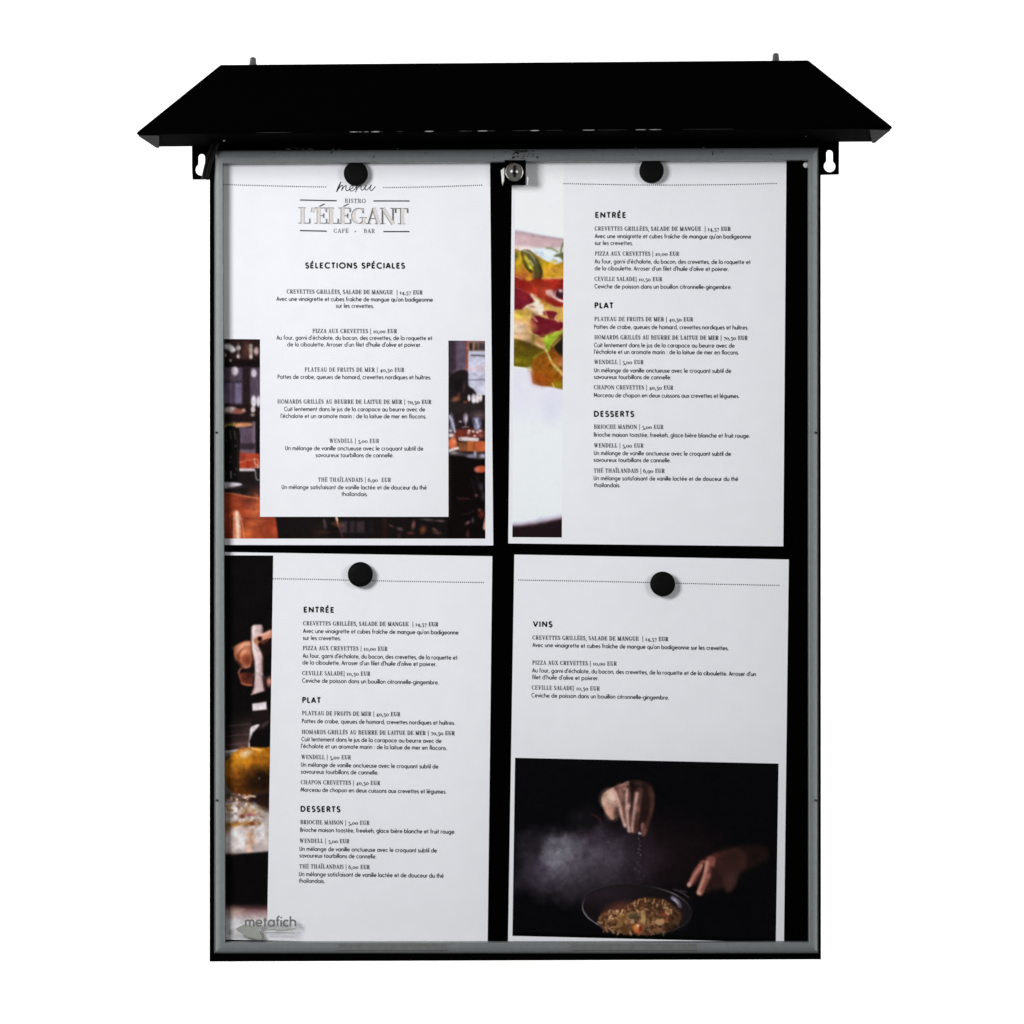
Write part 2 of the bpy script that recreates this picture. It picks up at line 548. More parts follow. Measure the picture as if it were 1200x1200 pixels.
BW = lambda cx=.41: arc(cx, .33, .31, .30, 0, 360)
SANS = {
    'o': (.82, [BW()]), 'a': (.83, [BW(), L(.72, 0, .72, .66)]), 'b': (.82, [BW(), L(.1, 0, .1, 1.06)]),
    'c': (.70, [arc(.41, .33, .31, .30, 48, 312)]), 'd': (.83, [BW(), L(.72, 0, .72, 1.06)]),
    'e': (.80, [arc(.41, .33, .31, .30, 0, 318), L(.1, .33, .72, .33)]),
    'f': (.44, [L(.2, 0, .2, .84), arc(.38, .84, .18, .2, 180, 75), L(.04, .64, .40, .64)]),
    'g': (.83, [BW(), L(.72, .66, .72, 0), arc(.42, 0, .30, .29, 0, -145)]),
    'h': (.72, [L(.1, 0, .1, 1.06), arc(.36, .40, .26, .24, 180, 0), L(.62, .40, .62, 0)]),
    'i': (.21, [L(.1, 0, .1, .66), L(.1, .86, .1, 1.0)]),
    'j': (.21, [L(.1, .66, .1, -.15), arc(0, -.15, .1, .13, 0, -90), L(.1, .86, .1, 1.0)]),
    'l': (.21, [L(.1, 0, .1, 1.06)]),
    'm': (1.04, [L(.1, 0, .1, .66), arc(.31, .43, .21, .21, 180, 0), L(.52, .43, .52, 0), arc(.73, .43, .21, .21, 180, 0), L(.94, .43, .94, 0)]),
    'n': (.72, [L(.1, 0, .1, .66), arc(.36, .40, .26, .24, 180, 0), L(.62, .40, .62, 0)]),
    'p': (.82, [BW(), L(.1, -.30, .1, .66)]), 'q': (.83, [BW(), L(.72, -.30, .72, .66)]),
    'r': (.44, [L(.1, 0, .1, .66), arc(.32, .40, .22, .24, 180, 75)]),
    's': (.52, [arc(.26, .48, .15, .15, 25, 270), arc(.26, .17, .18, .16, 90, -150)]),
    't': (.42, [L(.2, 0, .2, .90), L(.03, .64, .38, .64)]),
    'u': (.72, [L(.1, .66, .1, .26), arc(.36, .26, .26, .24, 180, 360), L(.62, .66, .62, 0)]),
    'v': (.60, [L(.03, .66, .30, .02), L(.30, .02, .57, .66)]),
    'x': (.58, [L(.04, .66, .54, 0), L(.54, .66, .04, 0)]), 'y': (.6, [L(.03, .66, .31, .03), L(.57, .66, .2, -.28)]),
    'z': (.58, [L(.05, .63, .52, .63), L(.52, .63, .05, .03), L(.05, .03, .53, .03)]),
    'k': (.6, [L(.1, 0, .1, 1.06), L(.1, .3, .5, .66), L(.22, .4, .55, 0)]),
    '.': (.24, [L(.11, 0, .11, .13)]), ',': (.24, [L(.13, .12, .07, -.14)]), "'": (.2, [L(.1, .78, .1, 1.05)]),
    '-': (.42, [L(.05, .34, .37, .34)]), ':': (.3, [L(.13, 0, .13, .13), L(.13, .5, .13, .63)]), '|': (.3, [L(.15, -.2, .15, 1.1)]),
    ' ': (.34, []),
    'A': (.72, [L(.03, 0, .36, 1), L(.36, 1, .69, 0), L(.15, .31, .57, .31)]), 'B': (.62, [L(.12, 0, .12, 1), L(.12, .96, .3, .96), arc(.3, .74, .2, .22, 90, -90), L(.12, .52, .3, .52), arc(.3, .28, .25, .24, 90, -90), L(.12, .04, .3, .04)]),
    'C': (.88, [arc(.52, .5, .43, .48, 46, 314)]), 'D': (.82, [L(.12, 0, .12, 1), L(.12, .95, .3, .95), arc(.3, .5, .42, .45, 90, -90), L(.12, .05, .3, .05)]),
    'E': (.60, [L(.12, 0, .12, 1), L(.12, .94, .52, .94), L(.12, .51, .48, .51), L(.12, .06, .53, .06)]),
    'I': (.24, [L(.12, 0, .12, 1)]), 'L': (.52, [L(.12, 0, .12, 1), L(.12, .06, .48, .06)]),
    'M': (.96, [L(.09, 0, .17, 1), L(.17, 1, .48, .22), L(.48, .22, .79, 1), L(.79, 1, .87, 0)]),
    'N': (.84, [L(.12, 0, .12, 1), L(.12, .96, .72, .04), L(.72, 0, .72, 1)]), 'O': (1.04, [arc(.52, .5, .44, .47, 0, 360)]),
    'P': (.60, [L(.12, 0, .12, 1), L(.12, .95, .32, .95), arc(.32, .72, .22, .23, 90, -90), L(.12, .49, .32, .49)]),
    'R': (.64, [L(.12, 0, .12, 1), L(.12, .95, .32, .95), arc(.32, .72, .22, .23, 90, -90), L(.12, .49, .32, .49), L(.34, .49, .58, 0)]),
    'S': (.58, [arc(.29, .73, .19, .23, 25, 270), arc(.29, .26, .22, .24, 90, -150)]),
    'T': (.60, [L(.03, .94, .57, .94), L(.3, 0, .3, 1)]), 'U': (.76, [L(.12, 1, .12, .3), arc(.38, .3, .26, .27, 180, 360), L(.64, .3, .64, 1)]),
    'V': (.72, [L(.03, 1, .36, .02), L(.36, .02, .69, 1)]),
}
_ac = {'é': ('e', [(.38, .80), (.52, 1.02)]), 'è': ('e', [(.30, 1.02), (.44, .80)]), 'ê': ('e', [(.24, .80), (.41, .98), (.58, .80)]),
       'û': ('u', [(.20, .80), (.36, .98), (.52, .80)]), 'î': ('i', [(-.04, .80), (.1, .98), (.24, .80)]), 'É': ('E', [(.28, 1.10), (.42, 1.36)])}
for k, (b, p) in _ac.items():
    st = SANS[b][1][:1] if b == 'i' else SANS[b][1]
    SANS[k] = (SANS[b][0], st + [p])
SANS['ï'] = (.26, [L(.13, 0, .13, .66), L(.02, .84, .02, .98), L(.24, .84, .24, .98)])

# high contrast serif capitals with old-style figures; each stroke: (points, 'T' thick | 't' thin | 'c' contrast)
T_, t_ = .17, .05


def stem(x, y0=0, y1=1, s0=1, s1=1):
    r = [(L(x, y0, x, y1), 'T')]
    if s0:
        r.append((L(x - .19, y0 + .025, x + .19, y0 + .025), 't'))
    if s1:
        r.append((L(x - .19, y1 - .025, x + .19, y1 - .025), 't'))
    return r


SER = {
    'C': (.86, [(arc(.48, .5, .36, .47, 52, 312), 'c'), (L(.73, .66, .73, .97), 't'), (L(.75, .05, .75, .28), 't')]),
    'R': (.86, stem(.22) + [(L(.22, .97, .45, .97), 't'), (arc(.45, .74, .22, .22, 90, -90), 'c'), (L(.22, .51, .45, .51), 't'), (L(.46, .5, .70, .02), 'T'), (L(.66, .03, .86, .03), 't')]),
    'E': (.78, stem(.22) + [(L(.22, .97, .70, .97), 't'), (L(.70, .97, .70, .72), 't'), (L(.22, .5, .55, .5), 't'), (L(.55, .36, .55, .64), 't'), (L(.22, .03, .72, .03), 't'), (L(.72, .03, .72, .30), 't')]),
    'F': (.72, stem(.22) + [(L(.22, .97, .68, .97), 't'), (L(.68, .97, .68, .72), 't'), (L(.22, .5, .54, .5), 't'), (L(.54, .36, .54, .64), 't')]),
    'V': (.86, [(L(.18, .98, .46, 0), 'T'), (L(.46, 0, .74, .98), 't'), (L(0, .975, .36, .975), 't'), (L(.60, .975, .88, .975), 't')]),
    'T': (.80, stem(.40, 0, 1, 1, 0) + [(L(.04, .97, .76, .97), 't'), (L(.05, .97, .05, .70), 't'), (L(.75, .97, .75, .70), 't')]),
    'S': (.62, [(arc(.31, .73, .20, .23, 50, 200), 'c'), ([(.115, .68), (.18, .58), (.42, .44), (.50, .33)], 'T'), (arc(.30, .27, .21, .24, 20, -140), 'c'), (L(.48, .70, .48, .97), 't'), (L(.10, .04, .10, .30), 't')]),
    'G': (.94, [(arc(.48, .5, .36, .47, 52, 320), 'c'), (L(.73, .66, .73, .97), 't')] + stem(.74, .0, .42, 0, 1)),
    'I': (.44, stem(.22)), 'L': (.74, stem(.22) + [(L(.22, .03, .68, .03), 't'), (L(.68, .03, .68, .32), 't')]),
    'A': (.88, [(L(.16, .02, .45, 1), 't'), (L(.45, 1, .73, .02), 'T'), (L(.02, .025, .30, .025), 't'), (L(.56, .025, .90, .025), 't'), (L(.25, .34, .62, .34), 't')]),
    'D': (.90, stem(.22) + [(L(.22, .97, .42, .97), 't'), (arc(.42, .5, .36, .47, 90, -90), 'c'), (L(.22, .03, .42, .03), 't')]),
    'M': (1.08, [(L(.16, .02, .16, .98), 't'), (L(.16, .98, .52, .02), 'T'), (L(.52, .02, .86, .98), 't')] + stem(.88) + [(L(.02, .025, .30, .025), 't'), (L(.02, .975, .22, .975), 't')]),
    'N': (.94, [(L(.16, .02, .16, .98), 't'), (L(.16, .98, .76, .02), 'T'), (L(.78, .02, .78, .98), 't'), (L(.02, .025, .30, .025), 't'), (L(.02, .975, .22, .975), 't'), (L(.64, .975, .92, .975), 't')]),
    'U': (.90, stem(.22, .3, 1, 0, 1) + [(arc(.47, .32, .25, .29, 180, 360), 'c'), (L(.72, .3, .72, .98), 't'), (L(.58, .975, .86, .975), 't')]),
    'P': (.78, stem(.22) + [(L(.22, .97, .43, .97), 't'), (arc(.43, .72, .24, .24, 90, -90), 'c'), (L(.22, .48, .43, .48), 't')]),
    'Z': (.74, [(L(.08, .97, .64, .97), 't'), (L(.64, .97, .10, .03), 'T'), (L(.10, .03, .68, .03), 't'), (L(.09, .97, .09, .74), 't'), (L(.68, .03, .68, .28), 't')]),
    'X': (.88, [(L(.18, .98, .70, .02), 'T'), (L(.70, .98, .18, .02), 't'), (L(.02, .975, .34, .975), 't'), (L(.56, .975, .84, .975), 't'), (L(.02, .025, .32, .025), 't'), (L(.54, .025, .88, .025), 't')]),
    'O': (.94, [(arc(.47, .5, .37, .47, 0, 360), 'c')]),
    'H': (.98, stem(.22) + stem(.76) + [(L(.22, .5, .76, .5), 't')]),
    'B': (.82, stem(.22) + [(L(.22, .97, .42, .97), 't'), (arc(.42, .75, .21, .21, 90, -90), 'c'), (L(.22, .53, .44, .53), 't'), (arc(.44, .28, .25, .25, 90, -90), 'c'), (L(.22, .03, .44, .03), 't')]),
    'W': (1.24, [(L(.16, .98, .38, .0), 'T'), (L(.38, 0, .60, .98), 't'), (L(.60, .98, .82, 0), 'T'), (L(.82, 0, 1.06, .98), 't'), (L(0, .975, .36, .975), 't'), (L(.46, .975, .72, .975), 't'), (L(.94, .975, 1.20, .975), 't')]),
    ',': (.26, [(L(.14, .10, .07, -.20), 'T')]), '.': (.26, [(L(.13, 0, .13, .14), 'T')]), '|': (.34, [(L(.17, -.28, .17, 1.12), 'n')]), ' ': (.36, []), "'": (.32, [(L(.18, .98, .12, .70), 'T')]),
    '·': (.5, [(L(.25, .40, .25, .55), 'T')]),
    '0': (.78, [(arc(.37, .31, .29, .29, 0, 360), 'c')]),
    '1': (.52, stem(.25, 0, .62)),
    '3': (.66, [(arc(.31, .45, .20, .17, 130, -80), 'c'), (arc(.31, .04, .25, .25, 85, -140), 'c')]),
    '4': (.74, [(L(.47, -.22, .47, .62), 'T'), (L(.47, .62, .06, .06), 't'), (L(.06, .06, .70, .06), 't')]),
    '5': (.66, [(L(.17, .60, .56, .60), 'T'), (L(.16, .60, .16, .32), 't'), (arc(.30, .06, .25, .28, 110, -140), 'c')]),
    '6': (.76, [(arc(.37, .31, .28, .30, 0, 360), 'c'), (arc(.58, .33, .49, .62, 180, 95), 'c')]),
    '7': (.66, [(L(.06, .58, .60, .58), 'T'), (L(.60, .58, .26, -.22), 't')]),
    '9': (.76, [(arc(.37, .32, .28, .29, 0, 360), 'c'), (arc(.16, .31, .49, .56, 0, -85), 'c')]),
}
SER['É'] = (.78, SER['E'][1] + [(L(.30, 1.06, .60, 1.23), 't')])
SER['Ï'] = (.44, SER['I'][1] + [(L(.08, 1.1, .08, 1.24), 'T'), (L(.36, 1.1, .36, 1.24), 'T')])


def strokes_of(text, font, weight, track=0.0, contrast=None):
    """-> list of (points, widths), total ink extent; units of the cap height"""
    x, out = 0.0, []
    for ch in text:
        adv, gl = (SANS if font == 'sans' else SER)[ch]
        for g in gl:
            if font == 'sans':
                p = [(a + x, b) for a, b in g]
                out.append((p, [weight] * len(p)))
            else:
                pts, k = g
                p = [(a + x, b) for a, b in pts]
                T, t = (weight, contrast)
                if k == 'c':
                    ws = []
                    for i in range(len(p)):
                        a, b = p[max(i - 1, 0)], p[min(i + 1, len(p) - 1)]
                        if i in (0, len(p) - 1) and math.dist(p[0], p[-1]) < 1e-6:
                            a, b = p[-2], p[1]
                        ty = abs(b[1] - a[1]) / (math.dist(a, b) + 1e-9)
                        ws.append(t + (T * 1.05 - t) * ty ** 2)
                else:
                    ws = [{'T': T, 't': t, 'n': T * .6}[k]] * len(p)
                out.append((p, ws))
        x += adv + track
    return out


def ribbon(p, ws):
    n = len(p)
    closed = n > 3 and math.dist(p[0], p[-1]) < 1e-6
    l, r = [], []
    for i in range(n):
        a, b = p[max(i - 1, 0)], p[min(i + 1, n - 1)]
        if closed and i in (0, n - 1):
            a, b = p[-2], p[1]
        dx, dy = b[0] - a[0], b[1] - a[1]
        d = math.hypot(dx, dy) + 1e-12
        nx, ny = -dy / d * ws[i] / 2, dx / d * ws[i] / 2
        l.append((p[i][0] + nx, p[i][1] + ny))
        r.append((p[i][0] - nx, p[i][1] - ny))
    return l, r


class Sheet:
    """one sheet of paper; everything printed on it follows its slight curl"""

    def __init__(self, name, label, quad, seed, curl):
        self.q = quad
        self.curl = curl
        c = W((quad[0][0] + quad[1][0]) / 2, (quad[0][1] + quad[1][1]) / 2, SHY)
        self.root = thing(name, label, 'menu sheet', c, 'menu sheets pinned up in the display case')
        nu, nv = 36, 48
        mb = MB()
        front, back = [], []
        for j in range(nv + 1):
            for i in range(nu + 1):
                x, y = lerp2(quad, i / nu, j / nv)
                p = self.at(x, y, 0)
                front.append(p)
                back.append(p + Vector((0, .0002, 0)))
        n = nu + 1
        fq = [[j * n + i, j * n + i + 1, (j + 1) * n + i + 1, (j + 1) * n + i] for j in range(nv) for i in range(nu)]
        mb.add(front, fq, True)
        mb.add(back, [f[::-1] for f in fq], True)
        b = [i for i in range(nu + 1)] + [j * n + nu for j in range(1, nv + 1)] + [nv * n + i for i in range(nu - 1, -1, -1)] + [j * n for j in range(nv - 1, 0, -1)]
        m = len(b)
        rim = [front[i] for i in b] + [back[i] for i in b]
        mb.add(rim, [[i, (i + 1) % m, (i + 1) % m + m, i + m] for i in range(m)])
        mb.build('paper', M['paper'], self.root)

    def depth(self, x, y):
        a, b, c, ph = self.curl
        u = (x - self.q[0][0]) / 320
        v = (y - self.q[0][1]) / 450
        a, b = a * 1.8, b * 1.6
        return SHY - a * (math.sin(3.14 * u + ph) ** 2) * (.3 + .7 * v) - b * math.sin(3.14 * v) * .5 - c * max(0, v - .8) ** 2 * 10

    def at(self, x, y, lift):
        d = self.depth(x, y) - lift
        return W(x, y, d)

    def text(self, lines, name, font, mat, cap, weight, contrast=None, track=0.0, lift=.00011, dx=0, dy=0, label=None):
        """lines: (text, x0, y0, x1, y1) baseline ends"""
        mb = MB()
        for text, x0, y0, x1, y1 in lines:
            st = strokes_of(text, font, weight, track, contrast)
            lo = min(min(a for a, b in p) - max(ws) / 2 * .8 for p, ws in st)
            hi = max(max(a for a, b in p) + max(ws) / 2 * .8 for p, ws in st)
            sx = (x1 - x0) / (hi - lo)
            for si, (p, ws) in enumerate(st):
                # widths kept in cap units; convert points to grid units first so strokes keep their weight
                pp = [((a - lo) * sx, b * cap) for a, b in p]
                l, r = ribbon(pp, [w_ * cap for w_ in ws])
                vs = []
                for a, b in l + r:
                    t = a / (x1 - x0)
                    vs.append(self.at(x0 + a + dx, y0 + (y1 - y0) * t - b + dy, lift + si * 1e-6))   # crossing strokes never share a plane
                n = len(l)
                mb.add(vs, [[i, i + 1, n + i + 1, n + i] for i in range(n - 1)])
        o = mb.build(name, mat, self.root)
        if label:
            o['label'] = label
        return o

    def path(self, paths, name, mat, widths, lift=.00011):
        mb = MB()
        for p, wd in zip(paths, widths):
            ws = wd if isinstance(wd, list) else [wd] * len(p)
            l, r = ribbon(p, ws)
            n = len(l)
            mb.add([self.at(a, b, lift) for a, b in l + r], [[i, i + 1, n + i + 1, n + i] for i in range(n - 1)])
        return mb.build(name, mat, self.root)

    def dotted(self, pts, step=2.44, r=.74):
        mb = MB()
        p = spline(pts, 12)
        d, nxt = 0.0, 0.0
        for a, b in zip(p, p[1:]):
            ln = math.dist(a, b)
            while nxt <= d + ln:
                t = (nxt - d) / ln
                x, y = a[0] + (b[0] - a[0]) * t, a[1] + (b[1] - a[1]) * t
                mb.add([self.at(x + r * math.cos(6.283 * k / 8), y + r * math.sin(6.283 * k / 8), .00011) for k in range(8)], [list(range(8))])
                nxt += step
            d += ln
        return mb.build('dotted_line', M['ink'], self.root)

    def photo(self, pic, quad, skip=None):
        """pic: Paint canvas; quad: corners of the picture; colour is the ink itself"""
        h, wd = pic.a.shape[:2]
        vs = np.zeros((h * wd, 3))
        k = 0
        for j in range(h):
            for i in range(wd):
                x, y = lerp2(quad, i / (wd - 1), j / (h - 1))
                p = self.at(x, y, .00003)
                vs[k] = p
                k += 1
        vs -= np.array(self.root.location)
        fs = []
        for j in range(h - 1):
            for i in range(wd - 1):
                if skip:
                    x, y = lerp2(quad, (i + .5) / (wd - 1), (j + .5) / (h - 1))
                    if skip[0] < x < skip[2] and skip[1] < y < skip[3]:
                        continue
                a = j * wd + i
                fs.append((a, a + 1, a + wd + 1, a + wd))
        me = bpy.data.meshes.new('photo_print')
        me.from_pydata(vs.tolist(), [], fs)
        at = me.color_attributes.new('print_colour', 'FLOAT_COLOR', 'POINT')
        c = np.clip(pic.a, 0, 255) / 255.0
        lin = np.where(c <= .04045, c / 12.92, ((c + .055) / 1.055) ** 2.4)
        lin = np.clip(lin / pic.white, 0.001, .9)
        rgba = np.ones((h * wd, 4), np.float32)
        rgba[:, :3] = lin.reshape(-1, 3)
        at.data.foreach_set('color', rgba.ravel())
        me.materials.append(M['print'])
        me.polygons.foreach_set('use_smooth', [True] * len(me.polygons))
        o = bpy.data.objects.new('photo_print', me)
        C.collection.objects.link(o)
        o.parent = self.root
        return o


# ------------------------------------------------------------------ the printed pictures, drawn as ink colours
def fbm(shape, scale, seed, octs=4, ax=1.0):
    rg = np.random.RandomState(seed)
    h, wd = shape
    out = np.zeros(shape)
    amp, tot = 1.0, 0.0
    for o in range(octs):
        gx, gy = max(2, int(wd / scale * ax) + 2), max(2, int(h / scale) + 2)
        g = rg.rand(gy, gx)
        yy = np.linspace(0, gy - 1.001, h)
        xx = np.linspace(0, gx - 1.001, wd)
        y0, x0 = yy.astype(int), xx.astype(int)
        fy, fx = (yy - y0)[:, None], (xx - x0)[None, :]
        fy, fx = fy * fy * (3 - 2 * fy), fx * fx * (3 - 2 * fx)
        g00, g01 = g[np.ix_(y0, x0)], g[np.ix_(y0, x0 + 1)]
        g10, g11 = g[np.ix_(y0 + 1, x0)], g[np.ix_(y0 + 1, x0 + 1)]
        out += amp * ((g00 * (1 - fx) + g01 * fx) * (1 - fy) + (g10 * (1 - fx) + g11 * fx) * fy)
        tot += amp
        amp *= .5
        scale /= 2.0
    return out / tot


class Paint:
    def __init__(self, x0, y0, x1, y1, ss, col, white=.80):
        self.nx, self.ny = int((x1 - x0) * ss) + 1, int((y1 - y0) * ss) + 1
        X, Y = np.meshgrid(np.linspace(x0, x1, self.nx), np.linspace(y0, y1, self.ny))
        self.PX, self.PY = X, Y
        self.a = np.ones((self.ny, self.nx, 3)) * np.array(col, float)
        self.white = white
        self.sf = 1.0
        self.view(0, 0, 1)

    def view(self, ox, oy, s):
        self.X, self.Y, self.s = (self.PX - ox) * s, (self.PY - oy) * s, s

    def mix(self, m, col):
        m = np.clip(m, 0, 1)[..., None]
        self.a = self.a * (1 - m) + np.array(col, float) * m

    def ell(self, cx, cy, rx, ry, col, soft=.25, rot=0, al=1.0):
        dx, dy = self.X - cx, self.Y - cy
        if rot:
            c, s = math.cos(R(rot)), math.sin(R(rot))
            dx, dy = dx * c + dy * s, -dx * s + dy * c
        d = np.sqrt((dx / rx) ** 2 + (dy / ry) ** 2)
        self.mix(al * np.clip((1 + soft - d) / (2 * soft), 0, 1), col)

    def sdf(self, pts, closed=True):
        n = len(pts)
        d = np.full(self.X.shape, 1e9)
        ins = np.zeros(self.X.shape, bool)
        T = np.zeros(self.X.shape)
        for i in range(n if closed else n - 1):
            ax, ay = pts[i]
            bx, by = pts[(i + 1) % n]
            ex, ey = bx - ax, by - ay
            px, py = self.X - ax, self.Y - ay
            t = np.clip((px * ex + py * ey) / (ex * ex + ey * ey + 1e-9), 0, 1)
            dd = np.hypot(px - ex * t, py - ey * t)
            T = np.where(dd < d, (i + t) / max(1, n - 1), T)
            d = np.minimum(d, dd)
            if closed:
                cr = ((ay > self.Y) != (by > self.Y)) & (self.X < ex * (self.Y - ay) / (ey + (1e-9 if ey == 0 else 0)) + ax)
                ins ^= cr
        return (np.where(ins, -d, d) if closed else d), T

    def poly(self, pts, col, soft=8, al=1.0, smooth=True):
        if smooth and len(pts) > 3:
            pts = spline(pts, 4, True)
        d, _ = self.sdf(pts)
        soft = soft * self.sf
        t = np.clip(.5 - d / soft, 0, 1)
        self.mix(al * t * t * (3 - 2 * t), col)

    def rect(self, x0, y0, x1, y1, col, soft=8, al=1.0):
        self.poly([(x0, y0), (x1, y0), (x1, y1), (x0, y1)], col, soft, al, False)

    def line(self, pts, w0, col, soft=6, al=1.0, w1=None):
        p = spline(pts, 5) if len(pts) > 2 else pts
        d, T = self.sdf(p, False)
        w_ = w0 + ((w1 if w1 is not None else w0) - w0) * T
        soft = soft * self.sf
        t = np.clip(.5 - (d - w_ / 2) / soft, 0, 1)
        self.mix(al * t * t * (3 - 2 * t), col)

    def noise(self, scale, amt, seed, ax=1.0, mask=None):
        n = (fbm(self.X.shape, scale, seed, 4, ax) - .5) * 2 * amt
        if mask is not None:
            n = n * mask
        self.a = self.a * (1 + n[..., None])

    def detail(self, n, seed, r0, r1, amp, al=.5):
        rg = random.Random(seed)
        s = self.s
        self.view(0, 0, 1)
        x0, x1, y0, y1 = self.PX.min(), self.PX.max(), self.PY.min(), self.PY.max()
        for _ in range(n):
            i, j = rg.randrange(self.nx), rg.randrange(self.ny)
            c = self.a[j, i]
            sat = c.max() - c.min()
            k = al * min(1, .15 + sat / 60) * (1 if c.min() < 190 else .15)
            f = rg.uniform(1 - amp, 1 + amp)
            col = np.clip(c * f + np.array([rg.gauss(0, 5), rg.gauss(0, 4), rg.gauss(0, 4)]), 0, 255)
            r = rg.uniform(r0, r1)
            self.ell(self.PX[j, i], self.PY[j, i], r * rg.uniform(1, 2.2), r * rg.uniform(.5, 1), col, .8, rg.uniform(-60, 60), k)

    def grain(self, amt, seed):
        rg = np.random.RandomState(seed)
        self.a = np.clip(self.a + rg.randn(*self.X.shape)[..., None] * amt, 0, 255)

    def blur(self, n=1):
        for _ in range(n):
            p = np.pad(self.a, ((1, 1), (1, 1), (0, 0)), 'edge')
            self.a = (p[1:-1, 1:-1] * 2 + p[:-2, 1:-1] + p[2:, 1:-1] + p[1:-1, :-2] + p[1:-1, 2:]) / 6

    def inside(self, pts, soft=8):
        d, _ = self.sdf(spline(pts, 4, True))
        return np.clip(.5 - d / soft, 0, 1)


def picture_bar():
    P = Paint(262, 397.3, 568.6, 631.2, 1.5, (26, 18, 19), .86)
    P.sf = 1.7
    P.view(258, 390, 9.6)          # left strip, upper half
    P.rect(0, 0, 480, 380, (40, 26, 26), 30)
    P.ell(300, 190, 50, 90, (78, 46, 40), .5)
    P.rect(40, 300, 480, 385, (22, 14, 15), 20)
    P.poly([(50, 130), (110, 128), (178, 185), (135, 222), (95, 195), (52, 175)], (216, 210, 205), 22)
    P.ell(60, 250, 12, 20, (170, 160, 155), .5)
    P.ell(205, 168, 24, 27, (226, 216, 215), .35)
    P.line([(205, 120), (205, 260)], 14, (150, 125, 120), 14, .7)
    P.ell(203, 265, 18, 22, (205, 192, 186), .4)
    P.line([(345, 140), (347, 275)], 34, (170, 155, 140), 18)
    P.ell(347, 265, 16, 20, (205, 190, 180), .5)
    P.ell(408, 205, 26, 44, (206, 172, 168), .4)
    P.ell(115, 312, 14, 14, (160, 148, 142), .6)
    P.rect(42, 388, 480, 815, (84, 69, 82), 16)
    P.rect(42, 560, 135, 800, (108, 94, 112), 18)
    P.rect(168, 565, 243, 800, (118, 107, 133), 20)
    P.rect(130, 560, 165, 800, (74, 62, 82), 14)
    P.rect(250, 385, 338, 830, (38, 26, 28), 24)
    P.rect(42, 540, 250, 560, (60, 48, 58), 14)
    P.ell(168, 430, 36, 46, (226, 212, 216), .35)
    P.ell(145, 420, 14, 30, (170, 155, 165), .6)
    P.ell(380, 452, 31, 44, (222, 206, 212), .35)
    P.rect(30, 800, 480, 1010, (32, 20, 21), 30)
    P.ell(378, 772, 30, 66, (236, 226, 227), .3)
    P.ell(432, 770, 22, 62, (232, 222, 224), .3)
    P.ell(370, 862, 25, 34, (222, 205, 200), .35)
    P.ell(367, 922, 24, 18, (158, 138, 128), .5)
    P.ell(110, 865, 72, 34, (214, 194, 184), .4)
    P.ell(205, 882, 58, 28, (146, 76, 64), .5)
    P.ell(265, 872, 20, 20, (190, 150, 130), .5)
    P.line([(60, 905), (250, 900)], 14, (150, 110, 90), 16, .6)
    P.rect(30, 1000, 400, 1060, (70, 46, 38), 20)
    P.poly([(160, 1025), (250, 1012), (350, 1018), (345, 1048), (190, 1062)], (206, 138, 98), 14)
    P.rect(215, 1062, 395, 1400, (98, 80, 94), 20)
    P.rect(365, 1000, 400, 1400, (128, 106, 118), 22)
    P.rect(398, 930, 480, 1400, (22, 17, 19), 14)
    rg = random.Random(3)
    for i in range(60):
        c = rg.choice([(120, 108, 40), (86, 74, 22), (168, 150, 80), (60, 48, 20), (190, 170, 110)])
        P.ell(rg.uniform(45, 180), rg.uniform(1022, 1102), rg.uniform(6, 15), rg.uniform(5, 12), c, .6, rg.uniform(0, 180), .8)
    P.view(258, 510, 9.6)          # left strip, lower half
    P.rect(215, 90, 395, 165, (52, 40, 44), 30)
    P.rect(215, 165, 395, 205, (104, 84, 92), 16)
    P.rect(30, 400, 480, 680, (30, 23, 23), 20)
    P.rect(212, 205, 445, 372, (182, 68, 40), 14)
    P.poly([(212, 205), (290, 205), (280, 280), (212, 300)], (150, 60, 44), 30)
    P.line([(215, 310), (290, 285), (400, 268)], 9, (226, 130, 90), 8)
    P.rect(300, 285, 325, 360, (160, 48, 30), 14)
    P.line([(385, 262), (395, 320), (440, 345)], 12, (225, 180, 160), 10)
    P.line([(415, 262), (440, 320)], 8, (215, 160, 130), 8)
    P.rect(212, 372, 392, 404, (218, 198, 198), 10)
    P.rect(392, 372, 480, 640, (34, 29, 31), 12)
    P.line([(394, 390), (402, 470), (415, 500), (445, 502)], 9, (180, 170, 170), 8)
    P.line([(392, 355), (440, 365)], 10, (228, 200, 195), 8)
    P.poly([(35, -55), (212, -55), (214, 250), (206, 505), (120, 515), (38, 512)], (15, 12, 12), 8)
    for x in (115, 165):
        P.line([(x - 6, -50), (x + 8, 40)], 7, (120, 112, 106), 8, .8)
    P.line([(120, 405), (121, 478)], 9, (176, 166, 156), 8)
    P.line([(196, -40), (200, 480)], 6, (52, 42, 38), 10)
    for x, y in ((112, 302), (175, 120), (60, 430), (120, 250), (185, 380), (165, 440), (70, 60)):
        P.ell(x, y, 8, 10, (130, 115, 108), .8, 0, .6)
    P.poly([(30, 532), (190, 536), (248, 553), (190, 575), (30, 604)], (224, 214, 216), 12)
    P.ell(140, 590, 120, 14, (80, 70, 72), .8, -6, .6)
    wood = [(20, 640), (140, 655), (300, 682), (446, 706), (560, 716), (640, 860), (670, 1180), (20, 1180)]
    P.poly(wood, (160, 64, 37), 10, 1, False)
    m = P.inside(wood)
    P.ell(400, 830, 80, 150, (206, 106, 66), .9, 0, .8)
    P.ell(340, 1090, 70, 80, (210, 108, 52), .9, 0, .9)
    P.ell(310, 750, 60, 50, (104, 44, 34), .9, 0, .7)
    P.ell(90, 1100, 60, 90, (120, 42, 30), .9, 0, .6)
